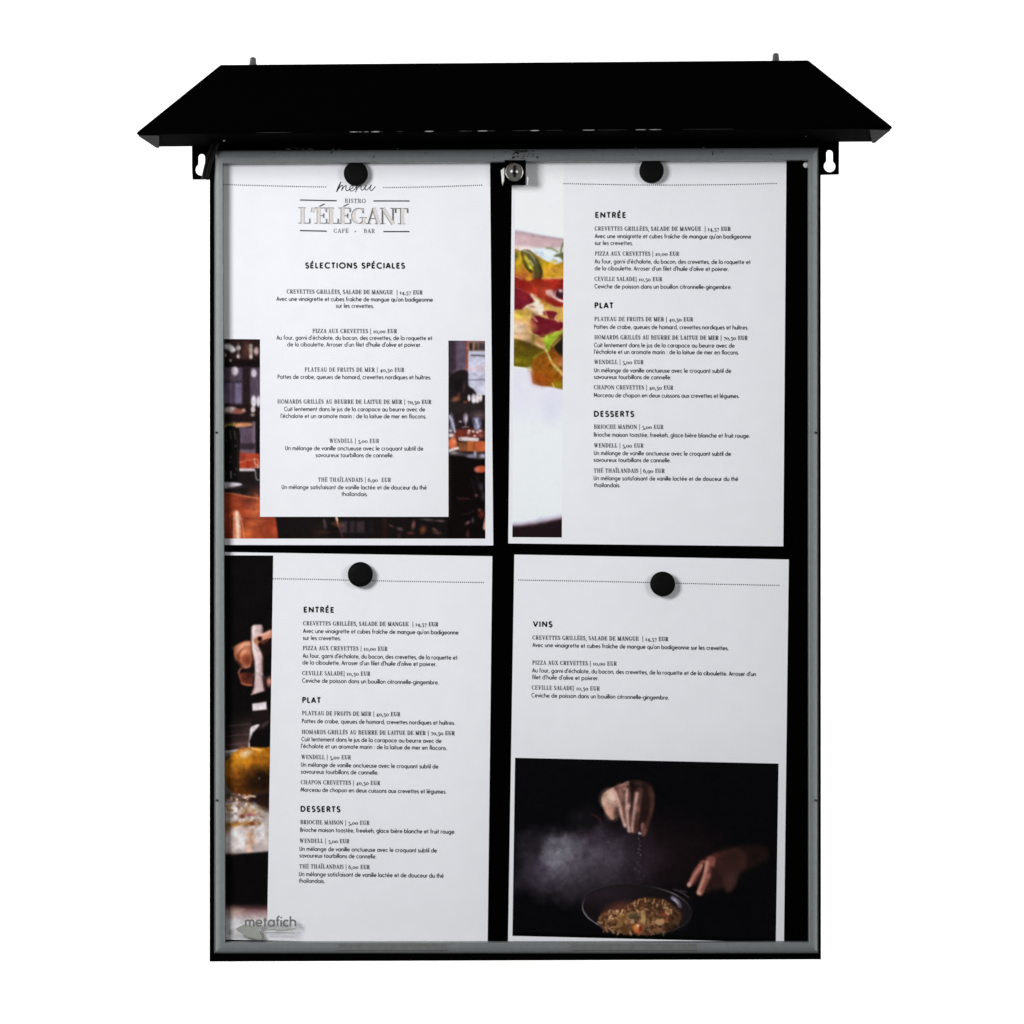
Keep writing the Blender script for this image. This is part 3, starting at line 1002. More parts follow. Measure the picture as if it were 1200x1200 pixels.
    P.noise(7, .30, 21, .15, m)
    P.line([(30, 643), (150, 656), (260, 682), (440, 712)], 10, (224, 138, 100), 14, .8)
    P.poly([(142, 862), (180, 842), (218, 862), (232, 1000), (240, 1180), (146, 1180)], (216, 128, 90), 12, 1, False)
    P.line([(186, 866), (196, 1000), (200, 1180)], 30, (246, 218, 190), 16)
    P.line([(135, 900), (130, 1180)], 12, (80, 34, 24), 12)
    P.line([(222, 890), (250, 1010), (272, 1180)], 8, (232, 150, 112), 8)
    P.rect(40, 1140, 130, 1180, (140, 58, 44), 20, .5)
    P.view(300, 595, 5.217)        # strip along the bottom
    P.poly([(116, 40), (126, 100), (137, 210), (1300, 210), (1300, 40)], (23, 18, 18), 5, 1, False)
    P.poly([(-20, 130), (60, 110), (100, 200), (-20, 200)], (150, 62, 36), 30, .7)
    P.poly([(411, 72), (424, 78), (432, 120), (415, 126)], (84, 70, 66), 8)
    P.ell(400, 150, 40, 12, (60, 34, 26), .6)
    P.rect(340, 100, 430, 190, (38, 28, 26), 40, .6)
    P.line([(489, 50), (498, 90), (520, 150)], 16, (232, 150, 110), 6, 1, 2)
    P.line([(491, 50), (497, 75)], 8, (255, 230, 210), 5)
    P.line([(505, 100), (530, 190)], 7, (90, 40, 28), 8)
    for x0, x1, c in ((515, 556, (62, 52, 54)), (574, 602, (54, 44, 46)), (614, 662, (58, 46, 48)), (690, 720, (34, 28, 29))):
        P.rect(x0, 84, x1, 152, c, 14)
    P.rect(775, 60, 800, 190, (44, 26, 20), 16)
    for x, y, rx, ry, c, r in ((825, 110, 14, 6, (90, 60, 54), 30), (880, 130, 18, 10, (84, 66, 62), 20), (962, 105, 10, 24, (132, 84, 78), 10),
                               (945, 155, 22, 8, (92, 48, 40), 0), (1020, 135, 16, 22, (116, 66, 38), 20), (1050, 72, 40, 8, (74, 64, 62), 5),
                               (1128, 80, 22, 6, (110, 90, 86), 5), (1105, 150, 26, 12, (86, 58, 50), 20), (875, 175, 8, 18, (64, 38, 32), 0), (1090, 130, 14, 5, (120, 80, 70), 25)):
        P.ell(x, y, rx, ry, c, .7, r)
    P.view(520, 390, 9.23)         # right strip, upper half
    P.rect(40, 60, 460, 1500, (36, 27, 29), 6)
    P.rect(40, 60, 135, 480, (58, 45, 54), 30)
    P.rect(130, 60, 252, 420, (104, 86, 102), 26)
    P.rect(262, 60, 470, 660, (214, 212, 226), 8)
    P.rect(262, 60, 470, 180, (150, 120, 108), 12)
    P.rect(280, 92, 312, 174, (48, 36, 28), 10)
    P.rect(340, 92, 368, 170, (74, 48, 32), 10)
    P.rect(378, 92, 470, 168, (72, 62, 64), 12)
    P.line([(300, 225), (470, 232)], 16, (96, 84, 92), 12)
    P.line([(290, 372), (470, 366)], 40, (226, 196, 200), 40, .7)
    P.line([(265, 430), (340, 440)], 30, (180, 178, 195), 40, .6)
    P.line([(268, 496), (470, 490)], 10, (120, 118, 138), 10)
    P.line([(256, 60), (254, 260), (246, 420)], 22, (172, 84, 64), 12)
    P.ell(170, 400, 60, 20, (130, 110, 118), .8, -10, .7)
    P.poly([(70, 460), (115, 415), (190, 388), (262, 412), (268, 550), (325, 600), (352, 665), (280, 770), (50, 800), (46, 520)], (33, 26, 28), 16)
    P.ell(222, 570, 12, 50, (96, 74, 74), .8, 10, .7)
    P.ell(150, 560, 40, 60, (24, 20, 20), .8)
    P.ell(130, 705, 40, 24, (152, 96, 66), .8, -15)
    P.ell(165, 655, 14, 20, (110, 60, 40), .8)
    P.ell(235, 740, 20, 14, (140, 70, 40), .8)
    for x, y, rx, ry in ((275, 692, 15, 36), (325, 700, 26, 52), (365, 700, 22, 48), (400, 688, 18, 42)):
        P.ell(x, y, rx, ry, (240, 228, 226), .3)
    P.line([(345, 660), (348, 740)], 6, (200, 180, 175), 6)
    P.rect(40, 752, 470, 850, (42, 34, 34), 20)
    P.ell(380, 880, 80, 36, (100, 80, 76), .8)
    P.poly([(200, 1030), (420, 1030), (440, 1130), (100, 1130), (120, 1050)], (112, 46, 34), 24)
    P.ell(78, 960, 34, 90, (128, 124, 140), .4)
    P.line([(62, 890), (95, 960), (120, 1060)], 22, (206, 202, 216), 14)
    P.ell(80, 1100, 36, 22, (236, 214, 206), .5)
    P.ell(72, 1050, 18, 14, (230, 220, 220), .6)
    P.ell(60, 980, 12, 44, (50, 46, 58), .7)
    P.ell(238, 912, 26, 56, (150, 132, 142), .4)
    P.ell(244, 920, 10, 36, (216, 206, 212), .6)
    P.line([(238, 960), (236, 1010)], 8, (170, 150, 150), 8)
    P.line([(200, 1012), (270, 1005)], 10, (160, 140, 136), 10)
    P.ell(180, 950, 14, 10, (190, 175, 175), .7)
    P.poly([(316, 915), (402, 912), (396, 1010), (360, 1050), (330, 1020)], (138, 138, 164), 14)
    P.line([(352, 930), (376, 1010)], 20, (222, 222, 238), 12)
    P.line([(328, 930), (320, 1000)], 10, (60, 56, 70), 10)
    P.ell(395, 930, 12, 30, (70, 60, 74), .7)
    for x, y in ((275, 1050), (320, 1058), (395, 1050), (335, 1105), (270, 1075), (365, 1065)):
        P.ell(x, y, 15, 12, (246, 226, 220), .6)
    P.ell(400, 1100, 22, 20, (150, 90, 80), .8)
    P.line([(185, 1140), (360, 1148)], 38, (240, 224, 219), 12)
    P.view(520, 510, 9.23)         # right strip, lower half
    P.rect(40, 55, 470, 170, (60, 34, 24), 14)
    P.ell(92, 85, 54, 66, (212, 104, 64), .25)
    P.ell(110, 60, 20, 36, (236, 140, 96), .7)
    P.poly([(250, 52), (470, 60), (470, 168), (250, 165)], (206, 112, 58), 14, 1, False)
    P.rect(160, 70, 255, 165, (136, 78, 46), 18)
    P.rect(318, 60, 342, 165, (160, 70, 36), 12, .8)
    P.ell(390, 110, 40, 50, (212, 96, 56), .6)
    P.line([(60, 162), (150, 132)], 30, (226, 214, 210), 12)
    P.line([(175, 30), (360, 38)], 36, (240, 224, 219), 12)
    P.poly([(40, 190), (110, 172), (180, 172), (260, 190), (470, 180), (470, 246), (320, 246), (200, 215), (40, 210)], (72, 62, 64), 12)
    P.ell(110, 182, 34, 12, (170, 156, 152), .7)
    P.ell(338, 195, 14, 34, (206, 202, 222), .6)
    P.ell(300, 218, 44, 16, (150, 146, 166), .7)
    P.ell(425, 218, 34, 18, (186, 184, 204), .7)
    P.ell(400, 296, 20, 6, (100, 92, 94), .8)
    P.poly([(40, 215), (200, 222), (320, 252), (470, 252), (470, 1200), (40, 1200)], (15, 9, 9), 12, 1, False)
    P.rect(52, 215, 75, 900, (34, 26, 26), 18, .8)
    P.ell(402, 360, 72, 38, (186, 84, 54), .25, -4)
    P.ell(360, 368, 20, 22, (214, 120, 96), .8)
    P.line([(300, 470), (345, 640)], 14, (36, 28, 30), 20, .8)
    P.line([(350, 440), (420, 620)], 20, (34, 30, 34), 24, .8)
    P.ell(405, 552, 24, 34, (52, 50, 58), .8)
    P.ell(352, 648, 16, 16, (104, 62, 60), .8)
    P.line([(150, 680), (270, 686)], 16, (70, 30, 34), 16)
    P.ell(430, 660, 24, 40, (56, 48, 52), .8)
    P.line([(210, 860), (330, 822)], 8, (44, 34, 32), 10)
    P.ell(385, 806, 16, 14, (100, 80, 60), .8)
    P.ell(412, 852, 34, 40, (104, 40, 33), .7)
    P.ell(258, 946, 26, 13, (140, 88, 90), .7, -35)
    P.ell(312, 920, 16, 26, (70, 64, 66), .8)
    P.poly([(450, 880), (470, 880), (470, 1010), (425, 1010)], (236, 176, 150), 14)
    P.ell(258, 1070, 14, 40, (84, 38, 38), .8)
    P.detail(420, 81, .8, 3.2, .38)
    P.blur(2)
    P.noise(6, .12, 71)
    P.noise(22, .12, 72)
    P.a *= np.array([.90, .90, .92])
    P.grain(2.0, 2)
    return P


def picture_salad():
    P = Paint(602, 186, 660.6, 629.6, 1.5, (221, 226, 234), .80)
    P.sf = 1.8
    P.view(595, 185, 8)
    P.poly([(20, 690), (150, 702), (330, 735), (600, 775), (600, 1000), (20, 1000)], (189, 162, 165), 16, 1, False)
    P.line([(20, 692), (150, 704), (330, 738), (600, 778)], 22, (160, 134, 140), 22, .8)
    P.poly([(20, 832), (130, 825), (260, 846), (200, 880), (20, 880)], (232, 214, 212), 30)
    P.poly([(250, 860), (330, 846), (420, 850), (600, 830), (600, 960), (300, 940)], (206, 200, 200), 20)
    P.poly([(180, 872), (240, 880), (330, 950), (440, 1000), (600, 955), (600, 1180), (240, 1180)], (198, 150, 24), 14, 1, False)
    P.ell(430, 1050, 110, 40, (212, 152, 56), .8)
    P.ell(340, 990, 60, 30, (184, 146, 20), .9)
    P.poly([(320, 1125), (600, 1108), (600, 1145), (320, 1155)], (226, 170, 96), 20)
    P.poly([(205, 862), (300, 846), (390, 855), (460, 890), (516, 950), (440, 992), (372, 972), (270, 915)], (208, 218, 226), 16)
    P.ell(360, 890, 50, 18, (226, 234, 240), .8, 15)
    P.ell(310, 892, 24, 10, (170, 186, 214), .8, 10)
    P.ell(440, 965, 26, 12, (140, 150, 158), .8, 20)
    P.line([(360, 846), (410, 850), (470, 880)], 12, (120, 128, 70), 10)
    P.line([(520, 800), (500, 880), (530, 950)], 14, (92, 104, 50), 10)
    P.poly([(430, 920), (500, 890), (540, 900), (540, 1000), (500, 940)], (96, 98, 62), 12)
    P.ell(470, 940, 14, 8, (226, 230, 222), .8, -30)
    P.poly([(20, 880), (110, 882), (150, 960), (240, 1060), (270, 1180), (20, 1180)], (176, 110, 30), 14)
    P.poly([(62, 880), (118, 884), (140, 985), (215, 1075), (240, 1150), (150, 1120), (75, 1030)], (208, 164, 36), 12)
    P.ell(150, 1090, 50, 50, (200, 106, 48), .8, 30)
    P.ell(70, 920, 22, 40, (84, 90, 44), .7)
    P.poly([(112, 880), (150, 862), (205, 870), (262, 940), (322, 1060), (300, 1150), (240, 1165), (222, 1110), (240, 1060), (196, 960), (160, 920)], (84, 76, 36), 12)
    P.poly([(118, 890), (160, 930), (215, 1030), (226, 1085), (170, 1040), (132, 975)], (52, 46, 18), 10)
    P.line([(160, 930), (190, 985), (212, 1030)], 26, (214, 200, 60), 12)
    P.line([(140, 870), (210, 900), (270, 990)], 12, (164, 160, 140), 10)
    P.line([(205, 965), (232, 1010)], 10, (232, 232, 220), 8)
    P.line([(268, 960), (310, 1060), (290, 1150)], 26, (44, 40, 22), 14)
    P.line([(232, 1070), (236, 1130)], 10, (186, 120, 60), 10)
    P.view(595, 330, 8)
    P.poly([(20, -70), (90, -48), (180, 0), (260, -30), (330, -22), (600, -30), (600, 260), (450, 240), (300, 175), (220, 115), (20, 60)], (158, 38, 27), 14, 1, False)
    P.ell(130, 10, 70, 30, (128, 26, 24), .8, 30)
    P.ell(330, 90, 90, 50, (186, 66, 40), .8, 20)
    P.ell(300, 20, 60, 30, (148, 44, 26), .8)
    P.line([(60, -52), (130, -25)], 8, (232, 176, 160), 8)
    P.line([(180, 8), (250, 2)], 10, (106, 54, 30), 12)
    P.poly([(20, 240), (130, 262), (175, 222), (250, 190), (225, 120), (300, 170), (440, 240), (600, 225), (600, 420), (480, 520), (350, 650), (20, 540)], (216, 172, 98), 12, 1, False)
    P.ell(350, 215, 60, 28, (214, 166, 60), .8, 25)
    P.ell(120, 300, 80, 40, (208, 168, 66), .8)
    P.ell(480, 320, 60, 40, (206, 164, 60), .9)
    P.poly([(30, 370), (180, 385), (215, 480), (350, 590), (360, 640), (180, 570), (30, 520)], (224, 180, 138), 20)
    P.poly([(225, 110), (262, 160), (335, 220), (322, 312), (262, 300), (190, 250), (135, 262), (170, 222), (250, 195)], (238, 210, 192), 12)
    P.ell(225, 235, 30, 10, (168, 130, 100), .8, 10)
    P.ell(100, 440, 60, 36, (236, 204, 174), .9)
    P.poly([(20, 20), (100, 55), (205, 118), (255, 188), (172, 222), (130, 264), (20, 262)], (112, 22, 36), 10, 1, False)
    P.line([(60, 50), (140, 88)], 6, (190, 110, 100), 6, .7)
    P.ell(150, 150, 50, 40, (134, 34, 44), .9)
    P.poly([(355, 85), (420, 78), (445, 130), (480, 165), (600, 180), (600, 200), (500, 190), (420, 150), (370, 130)], (232, 196, 196), 14)
    P.ell(492, 112, 52, 46, (60, 22, 30), .3)
    P.ell(495, 86, 26, 16, (206, 164, 168), .6)
    P.ell(472, 100, 12, 20, (30, 14, 16), .6)
    P.line([(450, 90), (450, 140), (520, 185)], 10, (240, 214, 214), 8)
    P.poly([(213, 342), (280, 318), (350, 342), (530, 386), (500, 452), (445, 470), (352, 526), (285, 500), (228, 470)], (108, 18, 34), 8)
    P.ell(380, 420, 90, 40, (126, 28, 42), .9)
    P.line([(215, 345), (225, 465)], 10, (186, 120, 70), 10, .8)
    P.poly([(330, 285), (380, 272), (440, 278), (472, 302), (450, 352), (380, 335)], (122, 30, 40), 8)
    P.line([(350, 280), (375, 330)], 8, (222, 160, 130), 8)
    P.line([(470, 310), (450, 350), (480, 375)], 14, (232, 190, 140), 10)
    P.line([(235, 330), (275, 372)], 14, (224, 150, 120), 12)
    P.poly([(20, 520), (180, 565), (352, 640), (330, 665), (260, 720), (225, 815), (20, 800)], (98, 80, 16), 14, 1, False)
    P.ell(120, 740, 80, 40, (134, 122, 18), .9)
    P.ell(200, 600, 70, 26, (84, 62, 20), .9, 20)
    P.ell(300, 560, 50, 18, (184, 128, 60), .9, 25)
    P.ell(240, 540, 14, 40, (130, 120, 40), .8)
    P.poly([(345, 655), (395, 635), (600, 700), (600, 1030), (430, 985), (330, 985), (240, 955), (212, 860), (245, 720)], (146, 80, 14), 16, 1, False)
    P.ell(300, 920, 80, 50, (164, 74, 24), .9)
    P.ell(440, 900, 70, 60, (140, 74, 12), .9)
    P.ell(320, 760, 50, 60, (168, 96, 22), .9)
    P.ell(490, 970, 50, 40, (140, 120, 16), .8)
    P.line([(425, 950), (440, 985)], 8, (214, 190, 130), 8)
    P.poly([(345, 540), (370, 496), (440, 468), (540, 470), (520, 500), (450, 545), (400, 645), (362, 630)], (150, 176, 42), 10)
    P.line([(360, 540), (400, 495), (500, 476)], 14, (206, 214, 100), 14, .8)
    P.line([(370, 620), (400, 560), (460, 510)], 10, (110, 138, 26), 10, .8)
    P.poly([(400, 640), (440, 560), (540, 490), (540, 740), (470, 670)], (120, 66, 24), 14)
    P.poly([(440, 590), (530, 510), (560, 620), (520, 700), (470, 660)], (30, 24, 14), 14)
    P.line([(430, 600), (500, 530)], 18, (150, 130, 60), 12)
    P.ell(500, 740, 40, 40, (190, 106, 56), .8)
    P.ell(505, 775, 14, 14, (236, 176, 120), .8)
    P.line([(362, 640), (385, 690), (430, 770), (540, 885)], 20, (226, 204, 116), 8, 1, 28)
    P.line([(350, 652), (300, 676), (245, 715)], 12, (130, 140, 34), 8)
    plate = [(20, 792), (150, 812), (215, 830), (235, 960), (330, 985), (430, 992), (600, 1030), (600, 1500), (20, 1500)]
    P.poly(plate, (212, 211, 223), 16, 1, False)
    P.line([(20, 795), (110, 806), (190, 812)], 10, (240, 240, 220), 8)
    P.ell(205, 815, 12, 24, (170, 176, 130), .8, 20)
    P.line([(215, 840), (240, 955), (330, 985)], 20, (196, 150, 150), 40, .5)
    P.view(595, 470, 7.06)
    P.rect(-50, 120, 700, 1300, (217, 220, 229), 220)
    P.ell(360, 60, 60, 90, (206, 206, 216), .9)
    P.noise(90, .012, 8)
    P.poly([(-60, 1030), (120, 1022), (260, 1000), (400, 970), (600, 925), (600, 1240), (-60, 1240)], (128, 96, 112), 44, 1, False)
    P.poly([(-60, 1042), (120, 1034), (260, 1014), (400, 986), (600, 942), (600, 1240), (-60, 1240)], (28, 17, 20), 22, 1, False)
    P.detail(420, 82, .8, 4.2, .32)
    P.detail(60, 83, .6, 1.4, .7, .6)
    P.blur(2)
    fm = np.clip((P.a.max(2) - P.a.min(2) - 30) / 70, 0, 1)
    P.noise(5, .12, 73, 1, fm)
    P.noise(16, .22, 74, 1, fm)
    P.a *= (1 - .10 * fm)[..., None]
    P.grain(1.5, 4)
    return P


def picture_knife():
    P = Paint(258, 651, 320.4, 1101, 1.5, (11, 9, 9), .72)
    P.sf = 1.7
    P.view(255, 645, 7.74)
    P.noise(30, .25, 30)
    P.poly([(318, 700), (340, 676), (410, 674), (422, 700), (420, 800), (410, 870), (424, 980), (428, 1220), (362, 1220), (352, 1010), (326, 900)], (206, 176, 171), 12, 1, False)
    P.line([(340, 700), (335, 860), (372, 1010), (380, 1200)], 24, (228, 208, 204), 20)
    P.line([(325, 700), (322, 860)], 12, (150, 110, 105), 10, .7)
    P.line([(416, 700), (412, 860), (422, 1000), (424, 1200)], 14, (110, 70, 66), 16, .8)
    P.poly([(160, 930), (175, 870), (230, 835), (305, 822), (318, 880), (320, 1000), (310, 1060), (250, 1070), (215, 1020), (175, 990)], (160, 90, 62), 14)
    P.poly([(185, 880), (240, 848), (300, 835), (300, 870), (240, 890), (205, 930)], (216, 152, 122), 20)
    P.poly([(212, 950), (245, 895), (300, 900), (322, 960), (318, 1030), (290, 1062), (235, 1030)], (190, 108, 72), 12)
    P.line([(215, 985), (205, 940), (240, 890)], 10, (84, 38, 26), 10, .8)
    P.ell(280, 1000, 34, 40, (140, 66, 44), .9)
    P.line([(240, 1052), (275, 1062), (305, 1045)], 14, (210, 150, 130), 12, .8)
    P.ell(262, 925, 26, 18, (222, 160, 128), .9, -30)
    P.line([(205, 1115), (220, 1080), (245, 1060)], 12, (156, 96, 74), 10)
    P.poly([(215, 1130), (300, 1140), (330, 1160), (330, 1220), (240, 1220)], (54, 25, 19), 18)
    P.ell(290, 990, 40, 46, (96, 44, 30), 1.0, 0, .8)
    P.line([(190, 960), (205, 1020), (245, 1066)], 18, (84, 40, 28), 20, .8)
    P.poly([(342, 810), (380, 776), (430, 756), (560, 705), (560, 800), (440, 815), (400, 880), (365, 862)], (208, 132, 104), 10)
    P.line([(400, 770), (480, 740)], 16, (240, 184, 160), 14)
    P.poly([(380, 850), (440, 812), (520, 800), (520, 900), (470, 960), (420, 930)], (22, 12, 11), 14)
    P.ell(394, 802, 22, 22, (22, 12, 12), .3)
    P.ell(358, 822, 14, 22, (170, 110, 76), .6)
    P.line([(415, 840), (470, 815)], 10, (120, 60, 44), 12)
    P.ell(488, 1190, 22, 40, (190, 120, 104), .6)
    P.view(255, 790, 7.74)
    g = np.clip((P.Y - 330) / 380, 0, 1) * (P.Y < 760) * np.clip((P.X - 40) / 260, .25, 1)
    P.mix(g * .95, (104, 74, 70))
    for k, y in enumerate((470, 520, 560, 600, 640, 668)):
        P.line([(60, y + 14), (200, y - 4), (320, y - 16)], 6 + k, (60, 40, 38) if k % 2 else (130, 100, 94), 14, .45)
    P.poly([(212, 0), (330, 0), (330, 90), (300, 108), (240, 86)], (110, 48, 32), 14)
    P.ell(300, 20, 40, 40, (50, 22, 17), 1.0)
    P.line([(236, 84), (290, 100), (330, 100)], 12, (196, 112, 78), 10)
    P.line([(212, 0), (238, 80)], 8, (150, 84, 62), 10)
    P.poly([(362, -10), (426, -10), (424, 60), (446, 152), (322, 192), (350, 120)], (216, 186, 182), 10, 1, False)
    P.line([(430, 20), (452, 150)], 18, (70, 36, 34), 12)
    P.line([(335, 185), (355, 110)], 8, (140, 80, 76), 10)
    P.poly([(318, 200), (445, 170), (560, 170), (560, 245), (440, 255), (322, 268)], (13, 9, 9), 8, 1, False)
    P.poly([(336, 270), (464, 250), (470, 322), (340, 338)], (232, 216, 216), 8, 1, False)
    P.line([(345, 340), (470, 322)], 10, (170, 130, 128), 14, .7)
    P.poly([(330, 336), (470, 322), (560, 320), (560, 460), (330, 480)], (26, 18, 18), 10, 1, False)
    P.poly([(328, 482), (405, 458), (360, 520), (322, 600), (318, 680), (306, 680), (316, 560)], (218, 206, 206), 8)
    P.poly([(314, 610), (345, 530), (420, 465), (560, 400), (560, 690), (330, 672)], (14, 10, 11), 8, 1, False)
    P.ell(450, 460, 50, 16, (60, 44, 46), .8, -35)
    floor = [(20, 712), (200, 690), (260, 690), (260, 1240), (20, 1240)]
    P.poly(floor, (112, 100, 96), 14, 1, False)
    P.line([(20, 716), (110, 706), (210, 692)], 14, (196, 186, 188), 12)
    P.noise(14, .5, 33, 1, P.inside(floor))
    P.ell(110, 770, 40, 20, (60, 50, 50), .8, -20)
    pot = dict(cx=300, cy=885)
    spud = [(78, 900), (95, 820), (150, 735), (230, 684), (330, 664), (430, 668), (600, 690), (600, 1062), (420, 1088), (300, 1104), (200, 1092), (120, 1030)]
    P.poly(spud, (166, 98, 20), 12)
    m = P.inside(spud, 14)
    P.mix(m * np.clip((P.Y - 820) / 200, 0, 1) * .85, (66, 34, 13))
    P.mix(m * np.clip(1 - np.hypot((P.X - 420) / 210, (P.Y - 960) / 170), 0, 1) * 1.5, (34, 19, 10))
    P.mix(m * np.clip(1 - np.hypot((P.X - 230) / 130, (P.Y - 780) / 100), 0, 1) * .8, (200, 136, 34))
    P.mix(m * np.clip(1 - np.hypot((P.X - 400) / 90, (P.Y - 720) / 60), 0, 1) * .8, (222, 140, 40))
    P.mix(m * np.clip(1 - np.hypot((P.X - 120) / 50, (P.Y - 900) / 110), 0, 1) * .8, (170, 104, 30))
    P.noise(7, .30, 35, 1, m)
    P.ell(286, 716, 44, 24, (226, 196, 168), .9, -15, .9)
    P.ell(270, 740, 30, 20, (220, 180, 120), .8)
    P.ell(410, 945, 6, 9, (150, 116, 90), .7, 30)
    P.line([(340, 672), (420, 690)], 12, (238, 190, 120), 12)
    P.poly([(60, 1095), (200, 1108), (330, 1100), (560, 1060), (560, 1240), (20, 1240)], (78, 58, 50), 20, .9)
    P.poly([(330, 1110), (560, 1060), (560, 1180), (300, 1150)], (24, 16, 14), 40)
    rg = random.Random(8)
    for i in range(90):
        c = rg.choice([(200, 160, 140), (140, 84, 60), (60, 36, 30), (230, 206, 190), (120, 80, 40)])
        x, y = rg.uniform(60, 470), rg.uniform(1095, 1230)
        if x > 380 and y < 1160:
            c = (26, 16, 14)
        P.ell(x, y, rg.uniform(6, 18), rg.uniform(4, 10), c, .6, rg.uniform(-20, 20), .85)
    P.line([(285, 1125), (330, 1108), (375, 1112)], 14, (232, 196, 176), 12)
    P.view(255, 940, 7.06)
    crumbs = [(20, 0), (200, 10), (420, 20), (520, 60), (520, 425), (20, 445)]
    P.poly(crumbs, (194, 180, 174), 30, 1, False)
    P.noise(30, .22, 37, 1, P.inside(crumbs))
    rg = random.Random(9)
    for i in range(190):
        y = rg.betavariate(1.3, 2.0) * 430
        c = rg.choice([(150, 100, 40), (120, 76, 36), (186, 130, 60), (96, 60, 34), (224, 206, 200), (236, 224, 220), (180, 140, 120)] if y < 220 else [(232, 220, 218), (214, 184, 170), (240, 230, 228), (190, 156, 140), (222, 196, 188)])
        P.ell(rg.uniform(55, 425), y, rg.uniform(7, 24), rg.uniform(6, 16), c, .6, rg.uniform(0, 180), .6)
    P.line([(60, 190), (180, 188), (260, 180), (340, 180)], 22, (150, 98, 40), 20)
    P.ell(322, 178, 24, 16, (110, 56, 30), .5)
    P.ell(235, 120, 22, 18, (110, 50, 30), .6)
    P.ell(310, 105, 40, 14, (150, 80, 80), .8)
    P.ell(90, 225, 36, 26, (130, 84, 44), .7)
    P.ell(310, 300, 30, 60, (176, 128, 96), .8)
    P.ell(300, 395, 28, 26, (232, 180, 160), .5)
    for x, y in ((130, 140), (170, 270), (240, 300), (380, 300), (120, 380), (210, 360), (390, 220), (110, 310)):
        P.ell(x, y, 40, 24, (240, 228, 226), .9, 0, .8)
    P.poly([(330, -20), (560, -20), (560, 90), (430, 62), (360, 30)], (40, 22, 18), 40)
    P.poly([(20, 442), (160, 436), (300, 422), (520, 400), (520, 900), (20, 900)], (10, 8, 8), 16, 1, False)
    P.line([(20, 440), (200, 432)], 8, (120, 60, 50), 10, .6)
    t = np.clip((P.Y - 840) / 70, 0, 1)
    P.mix(t, (132, 84, 84))
    t = np.clip((P.Y - 880) / 110, 0, 1)
    P.mix(t, (206, 200, 200))
    P.ell(180, 910, 60, 30, (196, 178, 150), .9, 0, .5)
    P.mix(np.clip((110 - P.X) / 60, 0, 1) * np.clip((P.Y - 870) / 30, 0, 1) * .5, (110, 96, 98))
    P.detail(360, 84, .8, 3.2, .34)
    P.blur(2)
    P.noise(6, .10, 75)
    P.noise(20, .16, 76)
    P.a *= np.array([.93, .94, .95])
    P.grain(1.5, 6)
    return P


